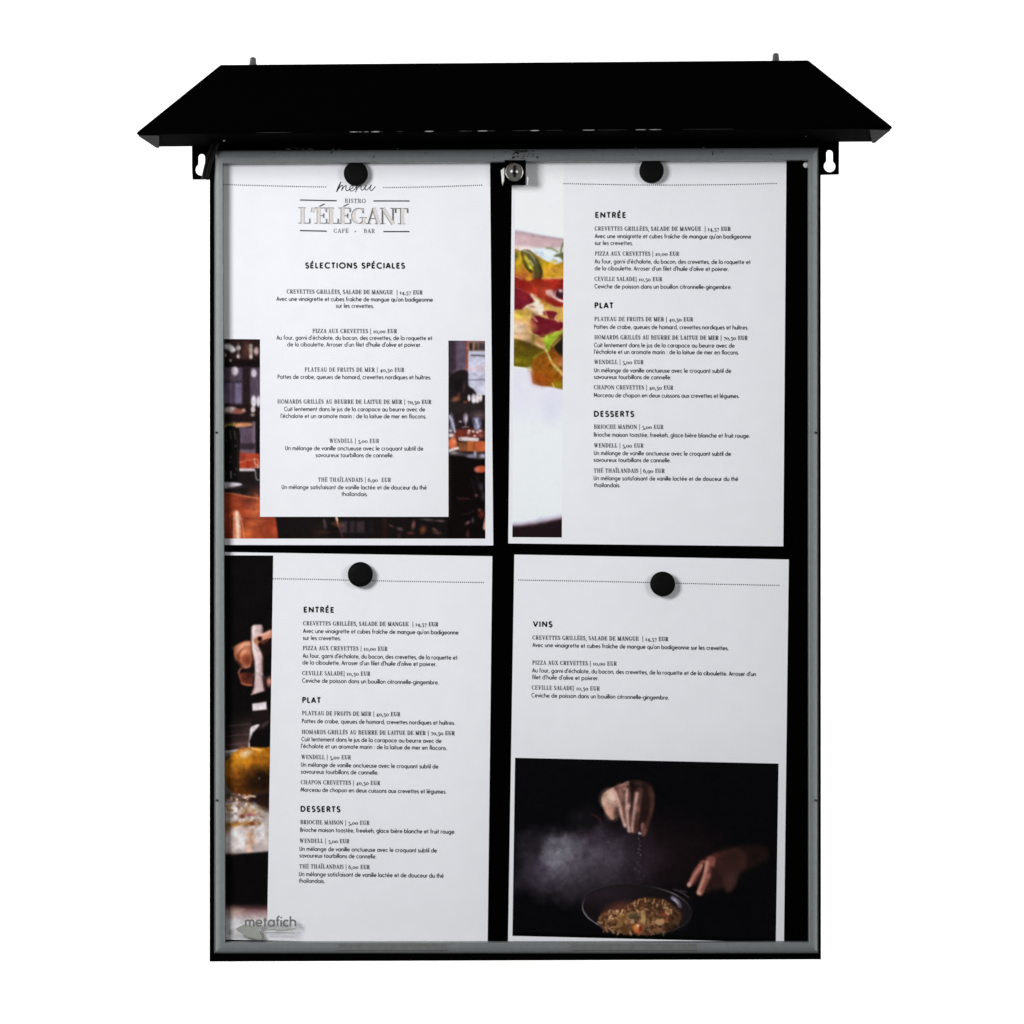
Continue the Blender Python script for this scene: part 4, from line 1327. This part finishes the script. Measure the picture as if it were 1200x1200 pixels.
def picture_pan():
    P = Paint(602, 888, 912.4, 1104.3, 1.5, (7, 6, 8), .68)
    P.sf = 1.25
    P.view(600, 940, 8.571)
    n1 = fbm(P.X.shape, 60, 41)
    n2 = fbm(P.X.shape, 26, 42)
    jx, jy = (n1 - .5) * 420, (n2 - .5) * 260

    def cloud(cx, cy, rx, ry, col, al, pw=1.4):
        d = np.sqrt(((P.X + jx - cx) / rx) ** 2 + ((P.Y + jy - cy) / ry) ** 2)
        P.mix(al * np.clip(1 - d, 0, 1) ** pw * (.6 + .8 * n2), col)
    P.mix(np.clip(1 - np.hypot((P.X - 1450) / 900, (P.Y - 550) / 560), 0, 1) * .9, (30, 17, 21))
    cloud(860, 600, 760, 540, (57, 47, 58), 1.0, 1.0)
    cloud(500, 640, 600, 480, (68, 60, 70), 1.0, .9)
    cloud(300, 800, 330, 260, (50, 40, 54), .8, 1)
    cloud(520, 560, 330, 300, (104, 100, 110), 1.0, 1.0)
    cloud(430, 520, 220, 190, (108, 106, 116), .8, 1.0)
    cloud(380, 240, 150, 90, (36, 29, 34), .8)
    cloud(800, 350, 260, 160, (50, 38, 52), .7)
    P.line([(800, 120), (850, 150), (885, 175), (885, 220)], 10, (64, 26, 32), 18, .9)
    P.view(690, 900, 12)           # the sprinkling hand
    P.poly([(185, 430), (280, 280), (420, 220), (560, 150), (700, 140), (860, 200), (925, 330), (920, 520), (880, 700), (820, 920), (760, 960), (700, 900),
            (600, 910), (500, 820), (450, 700), (400, 640)], (34, 20, 18), 20)
    P.poly([(840, 230), (915, 330), (915, 520), (880, 680), (815, 910), (770, 930), (760, 850), (820, 700), (860, 500)], (62, 36, 32), 40)
    P.poly([(178, 460), (195, 370), (260, 300), (380, 235), (470, 200), (552, 160), (560, 230), (500, 290), (400, 400), (415, 560), (370, 700), (320, 725), (255, 665), (200, 560)], (186, 140, 122), 22)
    P.ell(290, 420, 90, 100, (208, 168, 152), .9, 20)
    P.ell(330, 600, 70, 90, (176, 122, 104), .9)
    P.ell(390, 620, 36, 90, (70, 48, 42), .8, 10)
    P.ell(480, 240, 60, 26, (110, 66, 56), .8, -20)
    P.ell(520, 190, 40, 16, (120, 84, 78), .8, -25, .8)
    P.line([(200, 520), (240, 640), (310, 716)], 20, (96, 62, 54), 30, .6)
    P.ell(200, 440, 20, 60, (190, 150, 110), .9, 10, .6)
    P.line([(350, 330), (385, 410), (370, 470)], 18, (130, 76, 70), 20, .8)
    P.line([(400, 270), (450, 470), (500, 660), (520, 810)], 96, (96, 60, 52), 40, 1, 50)
    P.line([(360, 330), (420, 480), (470, 690), (508, 810)], 52, (196, 150, 136), 44, 1, 26)
    P.ell(455, 330, 40, 90, (140, 96, 84), .9, -15)
    P.ell(470, 300, 24, 46, (100, 64, 56), .9, -15)
    P.line([(555, 260), (560, 480), (570, 720), (580, 880)], 84, (82, 50, 45), 24, 1, 60)
    P.line([(535, 280), (525, 480), (545, 720), (565, 880)], 38, (188, 144, 132), 44, 1, 34)
    P.ell(555, 520, 22, 34, (206, 156, 142), .9)
    P.line([(600, 290), (612, 600), (600, 800)], 26, (34, 20, 18), 22)
    P.line([(700, 300), (680, 520), (665, 740), (645, 880)], 110, (74, 44, 39), 30, 1, 80)
    P.line([(672, 340), (645, 540), (622, 730), (610, 880)], 46, (184, 138, 126), 50, 1, 34)
    P.ell(675, 560, 30, 40, (150, 104, 94), .9, 0, .7)
    P.line([(545, 690), (560, 560)], 10, (230, 190, 176), 14, .7)
    for x, y in ((512, 800), (570, 868), (618, 860)):
        P.ell(x, y, 15, 34, (176, 146, 140), .6, -8, .8)
    P.ell(680, 850, 30, 50, (70, 36, 32), .9)
    P.ell(620, 220, 60, 60, (20, 12, 12), .9)
    P.ell(690, 190, 50, 30, (52, 34, 32), .9)
    P.poly([(735, 800), (775, 760), (800, 800), (820, 880), (790, 950), (745, 940)], (96, 58, 52), 26)
    P.ell(755, 810, 16, 40, (136, 92, 84), .8)
    P.ell(720, 915, 22, 18, (176, 170, 176), .6, 20)
    rg = random.Random(12)
    for i in range(36):
        y = 960 + i * 21 + rg.uniform(-12, 12)
        P.ell(720 + rg.gauss(0, 10 + i * .9), y, rg.uniform(5, 13), rg.uniform(5, 10), (120, 118, 130) if i < 14 else (64, 60, 68), .7, rg.uniform(0, 90), rg.uniform(.4, .9))
    P.view(790, 970, 9.6)          # the hand on the handle
    P.poly([(560, 265), (720, 195), (860, 165), (1000, 180), (1080, 230), (1060, 340), (960, 400), (800, 480), (690, 470), (600, 400)], (27, 16, 14), 70)
    hand = [(175, 660), (225, 545), (300, 425), (400, 332), (560, 262), (700, 205), (800, 260), (820, 400), (735, 520), (700, 640), (630, 715), (560, 660), (480, 640), (400, 560)]
    P.poly(hand, (52, 28, 25), 60)
    P.ell(470, 320, 110, 36, (96, 44, 38), .9, -25)
    P.noise(8, .22, 61)
    P.ell(640, 330, 110, 90, (40, 22, 20), .9)
    P.ell(600, 440, 120, 80, (52, 28, 26), .9)
    P.ell(500, 600, 70, 70, (44, 26, 22), .9)
    P.poly([(590, 580), (650, 500), (730, 490), (700, 640), (640, 708), (600, 680)], (64, 38, 35), 80, .7)
    P.line([(340, 400), (265, 500), (225, 580), (190, 650)], 90, (120, 64, 54), 26, 1, 50)
    P.line([(330, 410), (250, 520), (205, 610), (182, 650)], 30, (172, 108, 96), 26, 1, 30)
    P.ell(185, 640, 20, 22, (176, 138, 132), .6)
    P.line([(350, 400), (330, 500), (280, 620)], 20, (24, 12, 11), 20)
    P.line([(425, 360), (405, 480), (370, 600), (310, 735)], 104, (128, 70, 58), 30, 1, 70)
    P.line([(385, 380), (360, 520), (320, 640), (285, 735)], 40, (182, 120, 104), 30, 1, 36)
    P.ell(410, 535, 40, 26, (160, 92, 82), .8)
    P.ell(290, 740, 32, 24, (190, 138, 116), .6)
    P.poly([(430, 430), (520, 480), (560, 640), (440, 700), (390, 740), (370, 690), (420, 560)], (38, 22, 19), 50, .9)
    P.poly([(170, 700), (260, 660), (280, 760), (420, 800), (300, 830), (160, 800)], (10, 8, 9), 30)
    P.line([(10, 700), (90, 730), (180, 790)], 12, (84, 76, 80), 12, .8)
    P.line([(90, 712), (150, 730)], 14, (50, 42, 46), 14)
    P.view(675, 1020, 8)           # the pan and the food
    P.ell(585, 390, 512, 238, (25, 18, 20), .02, 3, .75)
    P.mix(np.clip(1 - np.hypot((P.X - 300) / 420, (P.Y - 250) / 150), 0, 1) * .7, (40, 29, 38))
    th = np.arctan2(P.Y - 390, P.X - 585)
    dx, dy = P.X - 585, P.Y - 390
    c3, s3 = math.cos(R(3)), math.sin(R(3))
    ex, ey = dx * c3 + dy * s3, -dx * s3 + dy * c3
    dist = np.abs(np.sqrt((ex / 514) ** 2 + (ey / 238) ** 2) - 1) * np.where(np.abs(ex) > 380, 420, 250)
    ang = np.degrees(np.arctan2(ey / 238, ex / 514))
    br = 20 + 145 * np.exp(-((ang - 150) / 34) ** 2) + 90 * np.exp(-((ang + 45) / 26) ** 2) + 60 * np.exp(-((ang - 105) / 18) ** 2) + 40 * np.exp(-((ang - 40) / 30) ** 2) + 60 * np.exp(-((ang + 178) / 14) ** 2)
    m = np.clip(1.1 - dist / 7, 0, 1)[..., None]
    P.a = P.a * (1 - m) + m * (br[..., None] * np.array([.98, .95, 1.0]))
    P.line([(920, 270), (965, 300), (990, 350)], 34, (120, 112, 132), 26)
    P.line([(935, 285), (970, 320)], 14, (176, 170, 190), 16)
    P.ell(1010, 420, 60, 120, (34, 26, 30), .8, 10, .6)
    heap = [(220, 520), (250, 440), (330, 400), (440, 390), (500, 340), (600, 290), (680, 270), (800, 280), (880, 310), (990, 400), (1000, 480), (900, 570), (760, 615), (600, 628), (420, 612), (260, 570)]
    P.poly(heap, (74, 44, 26), 26)
    hm = P.inside(heap, 30)
    P.ell(420, 370, 110, 40, (86, 44, 34), .9, -15)
    rg = random.Random(17)
    pal = [(176, 124, 78), (150, 98, 58), (190, 146, 96), (124, 74, 44), (104, 58, 36), (146, 98, 50), (166, 112, 66), (78, 44, 28), (60, 34, 22), (200, 160, 112), (140, 84, 52)]
    hp = spline(heap, 3, True)

    def inpoly(x, y):
        c = False
        for i in range(len(hp)):
            (x1, y1), (x2, y2) = hp[i - 1], hp[i]
            if (y1 > y) != (y2 > y) and x < (x2 - x1) * (y - y1) / (y2 - y1) + x1:
                c = not c
        return c
    k = 0
    while k < 430:
        x, y = rg.uniform(220, 1000), rg.uniform(265, 628)
        if not inpoly(x, y):
            continue
        k += 1
        a = rg.uniform(-.5, 2.4)
        ln = rg.uniform(18, 56)
        bx, by = x + ln * math.cos(a), y + ln * .8 * math.sin(a)
        mx, my = (x + bx) / 2 + rg.uniform(-14, 14), (y + by) / 2 + rg.uniform(-14, 14)
        c = rg.choice(pal)
        if x > 880:
            c = tuple(v * .55 for v in c)
        dk = .62 + .38 * rg.random()
        P.line([(x + 5, y + 8), (mx + 5, my + 8), (bx + 5, by + 8)], rg.uniform(6, 11), (44, 26, 17), 10, .5)
        P.line([(x, y), (mx, my), (bx, by)], rg.uniform(7, 18), tuple(v * dk * 1.05 for v in c), 14, .8)
    for x, y in ((600, 295), (660, 275), (750, 285), (830, 290), (500, 350), (560, 320), (450, 395), (910, 380)):
        P.line([(x, y), (x + rg.uniform(-14, 14), y + 40)], 10, rg.choice(pal[:3]), 7)
    P.ell(560, 450, 44, 30, (96, 78, 56), .6, 0, .8)
    P.ell(560, 450, 28, 16, (66, 52, 38), .8, 0, .8)
    P.poly([(624, 410), (660, 402), (668, 520), (638, 520)], (186, 144, 82), 14, .7)
    P.poly([(410, 450), (500, 430), (505, 540), (420, 560)], (160, 112, 54), 24, .4)
    P.line([(800, 440), (850, 424), (876, 460), (850, 500)], 16, (140, 52, 36), 12, .85)
    P.poly([(750, 500), (820, 480), (850, 510), (790, 535)], (184, 140, 90), 14, .8)
    P.noise(26, .35, 62, 1, hm)
    P.ell(595, 572, 46, 48, (176, 84, 36), .2)
    P.ell(590, 560, 26, 24, (206, 130, 62), .7)
    P.ell(600, 546, 12, 10, (240, 214, 180), .6)
    P.ell(622, 570, 16, 30, (110, 30, 24), .7)
    P.ell(470, 590, 44, 26, (84, 54, 22), .7)
    P.a *= np.where((P.Y > 640)[..., None], .25, 1.0)
    g = P.a.mean(2, keepdims=True)
    P.a = P.a * .88 + g * .12
    P.detail(300, 85, .8, 3.0, .25)
    P.blur(1)
    P.noise(5, .05, 77)
    P.grain(1.0, 9)
    return P


# ------------------------------------------------------------------ the four sheets
CAP_H, CAP_S, CAP_B = 6.3, 4.9, 4.85          # cap heights of headings, dish names and descriptions
W_H, W_S, W_B = .27, .20, .172
CT = .085


def block(sh, rows):
    """rows: ('h', text, x0,y0,x1,y1) heading / ('n', ...) dish name / ('d', [lines]) description"""
    for r in rows:
        if r[0] == 'h':
            sh.text([r[1:]], 'heading', 'sans', M['ink'], CAP_H, W_H, track=.20)
        elif r[0] == 'n':
            sh.text([r[1:]], 'dish_name', 'serif', M['softink'], CAP_S, W_S, CT, track=.10)
        else:
            sh.text(r[1], 'dish_description', 'sans', M['softink'], CAP_B, W_B, track=.07)


s1 = Sheet('menu_sheet', 'menu sheet headed by a bistro name, with a bar photograph round its lower half', [(254, 185), (574.2, 185), (578.0, 639.2), (256, 638.6)], 1, (.0009, .0006, .0003, .2))
s1.photo(picture_bar(), [(262, 397.3), (568.4, 399.4), (568.8, 631.2), (262, 631.2)])
mb = MB()
g_ = [[s1.at(304.7 + 220.8 * i / 24, 392 + 213.6 * j / 24, .00006) for i in range(25)] for j in range(25)]
mb.add([p for r_ in g_ for p in r_], [[j * 25 + i, j * 25 + i + 1, j * 25 + i + 26, j * 25 + i + 25] for j in range(24) for i in range(24)], True)
mb.build('text_panel', M['paper'], s1.root)
s1.dotted([(262.2, 216.3), (310, 217.6), (350, 218.6), (382.6, 219.1)])
s1.dotted([(449.8, 219.8), (480, 219.4), (520, 218.6), (566.5, 216.8)])
me_ = []
for pts in ([(394.2, 224.6), (396.5, 219), (399.5, 213.0), (397.6, 218.5), (394.6, 225.2)], [(396.6, 221.6), (399.2, 218.2), (401.6, 217.4), (400.8, 221.4), (400.2, 223.8)],
            [(400.4, 223.2), (403.0, 219.0), (405.6, 217.6), (405.2, 221.6), (406.6, 223.6), (409.0, 222.4)],
            [(409.0, 222.4), (412.8, 220.6), (413.8, 218.2), (411.6, 217.8), (409.6, 221.0), (410.6, 223.8), (414.0, 223.2), (416.8, 220.0)],
            [(416.8, 220.0), (418.4, 217.4), (417.8, 221.4), (416.6, 225.4)], [(417.2, 223.4), (420.0, 219.4), (423.0, 217.6), (423.0, 221.2), (424.6, 223.0), (427.0, 220.6), (429.6, 216.8)],
            [(429.6, 216.8), (427.8, 220.6), (429.0, 222.8), (432.0, 220.8), (435.4, 216.4)], [(435.4, 216.4), (433.6, 221.0), (434.8, 223.4), (437.4, 221.6), (439.8, 218.6)]):
    me_.append(spline(pts, 6))
s1.path(me_, 'script_title', M['ink'], [.95] * len(me_))
rules = [[(351.5, 234.4), (394.6, 235.3)], [(437.6, 235.5), (480.0, 235.5)], [(351.5, 270.2), (383.0, 270.9)], [(449.2, 271.4), (480.0, 271.4)]]
for r_ in rules:
    s1.path([r_], 'rule', M['softink'], [1.45])
s1.text([('BISTRO', 403.8, 237.6, 428.6, 237.9)], 'tagline', 'serif', M['softink'], 4.8, .17, .09, track=.10)
s1.text([('CAFÉ', 391.0, 272.7, 408.4, 272.8), ('BAR', 426.2, 272.9, 439.4, 273.0)], 'tagline', 'serif', M['softink'], 4.7, .17, .09, track=.10)
s1.path([[(415.6, 271.2), (417.0, 271.2)]], 'tagline', M['softink'], [1.4])
nm = [("L'ÉLÉGANT", 350.4, 262.2, 478.8, 263.0)]
s1.text(nm, 'restaurant_name', 'serif', M['taupe'], 19.0, .245, .056, track=-.06, lift=.00007, dx=.0)
s1.text(nm, 'restaurant_name', 'serif', M['softink'], 19.0, .060, .040, track=-.06, lift=.00013, dx=-1.15, dy=-.3)
s1.text(nm, 'restaurant_name', 'serif', M['cream'], 19.0, .200, .018, track=-.06, lift=.00016, dx=.35, dy=.25)
block(s1, [
    ('h', 'SÉLECTIONS SPÉCIALES', 357.7, 314.2, 474.7, 314.5),
    ('n', 'CREVETTES GRILLÉES, SALADE DE MANGUE  | 14,57 EUR', 336, 344.0, 495.4, 345.1),
    ('d', [("Avec une vinaigrette et cubes fraîche de mangue qu'on badigeonne", 324, 352.5, 507.3, 353.5), ('sur les crevettes.', 393.7, 360.6, 437.9, 360.9)]),
    ('n', 'PIZZA AUX CREVETTES | 10,00 EUR', 366.2, 390.2, 465.4, 390.5),
    ('d', [("Au four, garni d'échalote, du bacon, des crevettes, de la roquette et", 324, 398.0, 506.7, 398.6), ("de la ciboulette. Arroser d'un filet d'huile d'olive et poivrer.", 336.7, 405.9, 493.7, 406.4)]),
    ('n', 'PLATEAU DE FRUITS DE MER | 40,50 EUR', 357, 435.5, 473.9, 435.8),
    ('d', [('Pattes de crabe, queues de homard, crevettes nordiques et huîtres.', 325.4, 443.9, 505.0, 444.5)]),
    ('n', 'HOMARDS GRILLÉS AU BEURRE DE LAITUE DE MER | 70,50 EUR', 325, 472.9, 505.6, 473.4),
    ('d', [('Cuit lentement dans le jus de la carapace au beurre avec de', 333, 481.6, 498.2, 482.1), ("l'échalote et un aromate marin : de la laitue de mer en flocons.", 329, 489.8, 499.4, 490.3)]),
    ('n', 'WENDELL | 5,00 EUR', 386, 518.9, 444.4, 519.1),
    ('d', [('Un mélange de vanille onctueuse avec le croquant subtil de', 334.4, 527.5, 496, 528.0), ('savoureux tourbillons de cannelle.', 370, 535.6, 461, 535.9)]),
    ('n', 'THÉ THAÏLANDAIS | 6,90  EUR', 372.7, 564.5, 458.3, 564.8),
    ('d', [('Un mélange satisfaisant de vanille lactée et de douceur du thé', 330.2, 573.1, 500, 573.7), ('thaïlandais.', 400, 581.2, 430.8, 581.4)]),
])

s2 = Sheet('menu_sheet', 'menu sheet behind the lock, with a colourful salad photograph down its left side', [(600.2, 183.5), (921.6, 183.5), (917.9, 640.2), (595.6, 636.8)], 2, (.0008, .0005, .0002, .6))
s2.photo(picture_salad(), [(604.0, 186), (661.0, 186), (658.4, 629.9), (600.4, 629.5)])
s2.dotted([(660.8, 215.1), (700, 216.0), (750, 216.8), (800, 216.8), (850, 216.4), (911.6, 215.0)])
block(s2, [
    ('h', 'ENTRÉE', 697.5, 255.1, 734, 255.2),
    ('n', 'CREVETTES GRILLÉES, SALADE DE MANGUE  | 14,57 EUR', 697, 270.2, 856.4, 270.6),
    ('d', [("Avec une vinaigrette et cubes fraîche de mangue qu'on badigeonne", 697, 279.0, 880.2, 279.6), ('sur les crevettes.', 697, 287.0, 741.6, 287.2)]),
    ('n', 'PIZZA AUX CREVETTES | 10,00 EUR', 697, 299.5, 796, 299.8),
    ('d', [("Au four, garni d'échalote, du bacon, des crevettes, de la roquette et", 696.8, 308.6, 879.6, 309.4), ("de la ciboulette. Arroser d'un filet d'huile d'olive et poivrer.", 696.8, 316.7, 854, 317.6)]),
    ('n', 'CEVILLE SALADE| 10,50 EUR', 696.8, 329.2, 776.2, 329.6),
    ('d', [('Ceviche de poisson dans un bouillon citronnelle-gingembre.', 696.8, 337.9, 857.2, 338.7)]),
    ('h', 'PLAT', 696.8, 361.0, 719.2, 361.1),
    ('n', 'PLATEAU DE FRUITS DE MER | 40,50 EUR', 696.5, 376.2, 812.4, 376.7),
    ('d', [('Pattes de crabe, queues de homard, crevettes nordiques et huîtres.', 696.5, 385.3, 876.7, 386.1)]),
    ('n', 'HOMARDS GRILLÉS AU BEURRE DE LAITUE DE MER | 70,50 EUR', 696.5, 397.6, 876.2, 398.4),
    ('d', [('Cuit lentement dans le jus de la carapace au beurre avec de', 696.3, 406.7, 860.9, 407.4), ("l'échalote et un aromate marin : de la laitue de mer en flocons.", 696.3, 414.6, 865.7, 415.4)]),
    ('n', 'WENDELL | 5,00 EUR', 696.3, 426.5, 754.3, 426.8),
    ('d', [('Un mélange de vanille onctueuse avec le croquant subtil de', 696.3, 436.2, 856.9, 437.0), ('savoureux tourbillons de cannelle.', 696, 444.0, 786.4, 444.5)]),
    ('n', 'CHAPON CREVETTES | 40,50 EUR', 696, 456.2, 789.2, 456.7),
    ('d', [('Morceau de chapon en deux cuissons aux crevettes et légumes.', 696, 465.4, 866.3, 466.4)]),
    ('h', 'DESSERTS', 696, 488.1, 743.3, 488.3),
    ('n', 'BRIOCHE MAISON | 5,00 EUR', 696, 502.4, 777.6, 502.8),
    ('d', [('Brioche maison toastée, freekeh, glace bière blanche et fruit rouge.', 696, 511.6, 878.5, 513.0)]),
    ('n', 'WENDELL | 5,00 EUR', 696, 524.3, 754.3, 524.6),
    ('d', [('Un mélange de vanille onctueuse avec le croquant subtil de', 696, 533.2, 856.6, 534.2), ('savoureux tourbillons de cannelle.', 695.8, 541.2, 785.8, 541.8)]),
    ('n', 'THÉ THAÏLANDAIS | 6,90 EUR', 695.8, 553.8, 779, 554.2),
    ('d', [('Un mélange satisfaisant de vanille lactée et de douceur du thé', 695.8, 562.7, 865.1, 563.6), ('thaïlandais.', 695.8, 570.8, 726.6, 571.0)]),
])

s3 = Sheet('menu_sheet', 'tilted menu sheet with a dark photograph of a hand holding a knife', [(254, 646.8), (576.9, 651.9), (571.4, 1107.6), (250, 1100.7)], 3, (.0009, .0004, .0003, .9))
s3.photo(picture_knife(), [(258, 650.7), (320.2, 651.0), (312.9, 1101.2), (252, 1100.0)])
s3.dotted([(320, 678.2), (370, 679.0), (423, 680.2), (480, 681.4), (567.8, 682.7)])
block(s3, [
    ('h', 'ENTRÉE', 355.9, 717.5, 391.9, 717.9),
    ('n', 'CREVETTES GRILLÉES, SALADE DE MANGUE  | 14,57 EUR', 355.3, 732.8, 513.7, 734.0),
    ('d', [("Avec une vinaigrette et cubes fraîche de mangue qu'on badigeonne", 355.2, 741.7, 537.3, 743.5), ('sur les crevettes.', 355, 749.8, 399.3, 750.3)]),
    ('n', 'PIZZA AUX CREVETTES | 10,00 EUR', 354.8, 761.8, 454.2, 762.7),
    ('d', [("Au four, garni d'échalote, du bacon, des crevettes, de la roquette et", 354.8, 770.7, 536.1, 773.0), ("de la ciboulette. Arroser d'un filet d'huile d'olive et poivrer.", 354.5, 778.6, 511.5, 780.6)]),
    ('n', 'CEVILLE SALADE| 10,50 EUR', 354.2, 791.2, 434.1, 791.9),
    ('d', [('Ceviche de poisson dans un bouillon citronnelle-gingembre.', 354.2, 799.8, 514, 802.0)]),
    ('h', 'PLAT', 354.2, 823.4, 376.3, 823.7),
    ('n', 'PLATEAU DE FRUITS DE MER | 40,50 EUR', 353.9, 838.0, 469.2, 839.4),
    ('d', [('Pattes de crabe, queues de homard, crevettes nordiques et huîtres.', 353.9, 847.2, 533, 849.4)]),
    ('n', 'HOMARDS GRILLÉS AU BEURRE DE LAITUE DE MER | 70,50 EUR', 353.6, 860.1, 533, 861.6),
    ('d', [('Cuit lentement dans le jus de la carapace au beurre avec de', 353.3, 868.5, 517.4, 870.6), ("l'échalote et un aromate marin : de la laitue de mer en flocons.", 353, 876.6, 523.4, 878.8)]),
    ('n', 'WENDELL | 5,00 EUR', 353, 889.4, 411.4, 890.0),
    ('d', [('Un mélange de vanille onctueuse avec le croquant subtil de', 352.8, 898.4, 513.7, 900.6), ('savoureux tourbillons de cannelle.', 352.8, 906.5, 443.2, 907.7)]),
    ('n', 'CHAPON CREVETTES | 40,50 EUR', 352.5, 919.0, 445.7, 920.0),
    ('d', [('Morceau de chapon en deux cuissons aux crevettes et légumes.', 352.5, 927.7, 522.8, 930.0)]),
    ('h', 'DESSERTS', 352.2, 951.0, 399, 951.5),
    ('n', 'BRIOCHE MAISON | 5,00 EUR', 351.9, 965.8, 433.2, 966.7),
    ('d', [('Brioche maison toastée, freekeh, glace bière blanche et fruit rouge.', 351.9, 974.7, 533.3, 977.0)]),
    ('n', 'WENDELL | 5,00 EUR', 351.1, 987.6, 409.5, 988.2),
    ('d', [('Un mélange de vanille onctueuse avec le croquant subtil de', 351.1, 997.0, 512, 999.0), ('savoureux tourbillons de cannelle.', 351, 1004.8, 440.9, 1006.0)]),
    ('n', 'THÉ THAÏLANDAIS | 6,00 EUR', 350.8, 1017.6, 433.5, 1018.5),
    ('d', [('Un mélange satisfaisant de vanille lactée et de douceur du thé', 350.5, 1026.6, 520, 1028.6), ('thaïlandais.', 350, 1034.4, 380.5, 1034.8)]),
])

s4 = Sheet('menu_sheet', 'wine list sheet with a wide dark photograph of hands and frying pan', [(602.8, 649.9), (924.4, 655.7), (918.6, 1110), (595.3, 1104.4)], 4, (.0008, .0005, .0003, .3))
s4.photo(picture_pan(), [(603.6, 888.0), (912.4, 894.8), (909.2, 1104.3), (600.5, 1096.8)])
s4.dotted([(607.9, 679.7), (680, 681.0), (760, 682.6), (840, 684.6), (915, 686.0)])
block(s4, [
    ('h', 'VINS', 624.3, 734.4, 647.5, 734.8),
    ('n', 'CREVETTES GRILLÉES, SALADE DE MANGUE  | 14,57 EUR', 624, 749.5, 783.3, 751.3),
    ('d', [("Avec une vinaigrette et cubes fraîche de mangue qu'on badigeonne sur les crevettes.", 624, 758.1, 853.5, 761.9)]),
    ('n', 'PIZZA AUX CREVETTES | 10,00 EUR', 623.7, 778.9, 722.9, 780.1),
    ('d', [("Au four, garni d'échalote, du bacon, des crevettes, de la roquette et de la ciboulette. Arroser d'un", 623.7, 787.9, 885.8, 792.3), ("filet d'huile d'olive et poivrer.", 623.4, 795.8, 701.6, 797.1)]),
    ('n', 'CEVILLE SALADE| 10,50 EUR', 623.2, 808.1, 703, 809.3),
    ('d', [('Ceviche de poisson dans un bouillon citronnelle-gingembre.', 622.9, 817.1, 783.8, 819.8)]),
])

# ------------------------------------------------------------------ four round magnets
MAG = ((417.4, 204.3, 14.1, s1, 'round black magnet overlapping the script title of the bistro sheet'),
       (763.2, 201.0, 14.3, s2, 'round black magnet half tucked under the upper rail, on the salad sheet'),
       (422.6, 673.0, 14.6, s3, 'round black magnet on the dotted line of the knife sheet'),
       (776.2, 684.2, 14.6, s4, 'round black magnet on the dotted line of the wine list sheet'))
for x, z, r, sh, lab in MAG:
    p = sh.at(x, z, 0)
    t = thing('round_magnet', lab, 'magnet', p, 'round black magnets holding the menu sheets')
    rr = r * S
    mb = MB()
    lathe(mb, p, [(rr * .97, .0001), (rr, -.0012), (rr, -.0068), (rr * .985, -.0074), (rr * .95, -.0078), (rr * .5, -.00785), (rr * .02, -.0079)], 56)
    mb.build('magnet_body', M['magnet'], t)

# ------------------------------------------------------------------ maker's mark printed on the pane
YL = .00135


def pane_print(polys, name, mat, parent, y=YL):
    mb = MB()
    for p in polys:
        prism(mb, p, y - .00008, y)
    return mb.build(name, mat, parent)


st = strokes_of('metafich', 'sans', .12, .03)
lo = min(a for p, ws in st for a, b in p)
hi = max(a for p, ws in st for a, b in p)
mb = MB()
cap = 11.2
x0, x1, yb = 288.0, 346.2, 1085.6
for si, (p, ws) in enumerate(st):
    pp = [((a - lo) * (x1 - x0) / (hi - lo), b * cap) for a, b in p]
    l, r = ribbon(pp, [2.2] * len(pp))
    n = len(l)
    mb.add([W(x0 + a, yb - b, YL - .00012 - si * 4e-6) for a, b in l + r], [[i, i + 1, n + i + 1, n + i] for i in range(n - 1)])
mb.build('maker_name', M['logo'], pane)
leaf = spline([(276.4, 1088.8), (282, 1085.2), (288, 1083.4), (295, 1085.6), (301.5, 1086.6), (303.6, 1092), (306.4, 1096), (305.8, 1100.4), (297, 1099.6), (289, 1097.2), (281.5, 1093)], 5, True)
pane_print([leaf], 'maker_leaf', M['leaf'], pane)
mb = MB()
for pts, wd in (([(306, 1090.6), (318, 1089.2), (332, 1090.4), (346, 1088.0)], 1.5), ([(308, 1093.6), (322, 1092.8), (345, 1093.4)], 1.1)):
    l, r = ribbon(spline(pts, 6), [wd] * (len(spline(pts, 6))))
    n = len(l)
    mb.add([W(a, b, YL - .00005) for a, b in l + r], [[i, i + 1, n + i + 1, n + i] for i in range(n - 1)])
mb.build('maker_underline', M['leaf'], pane)
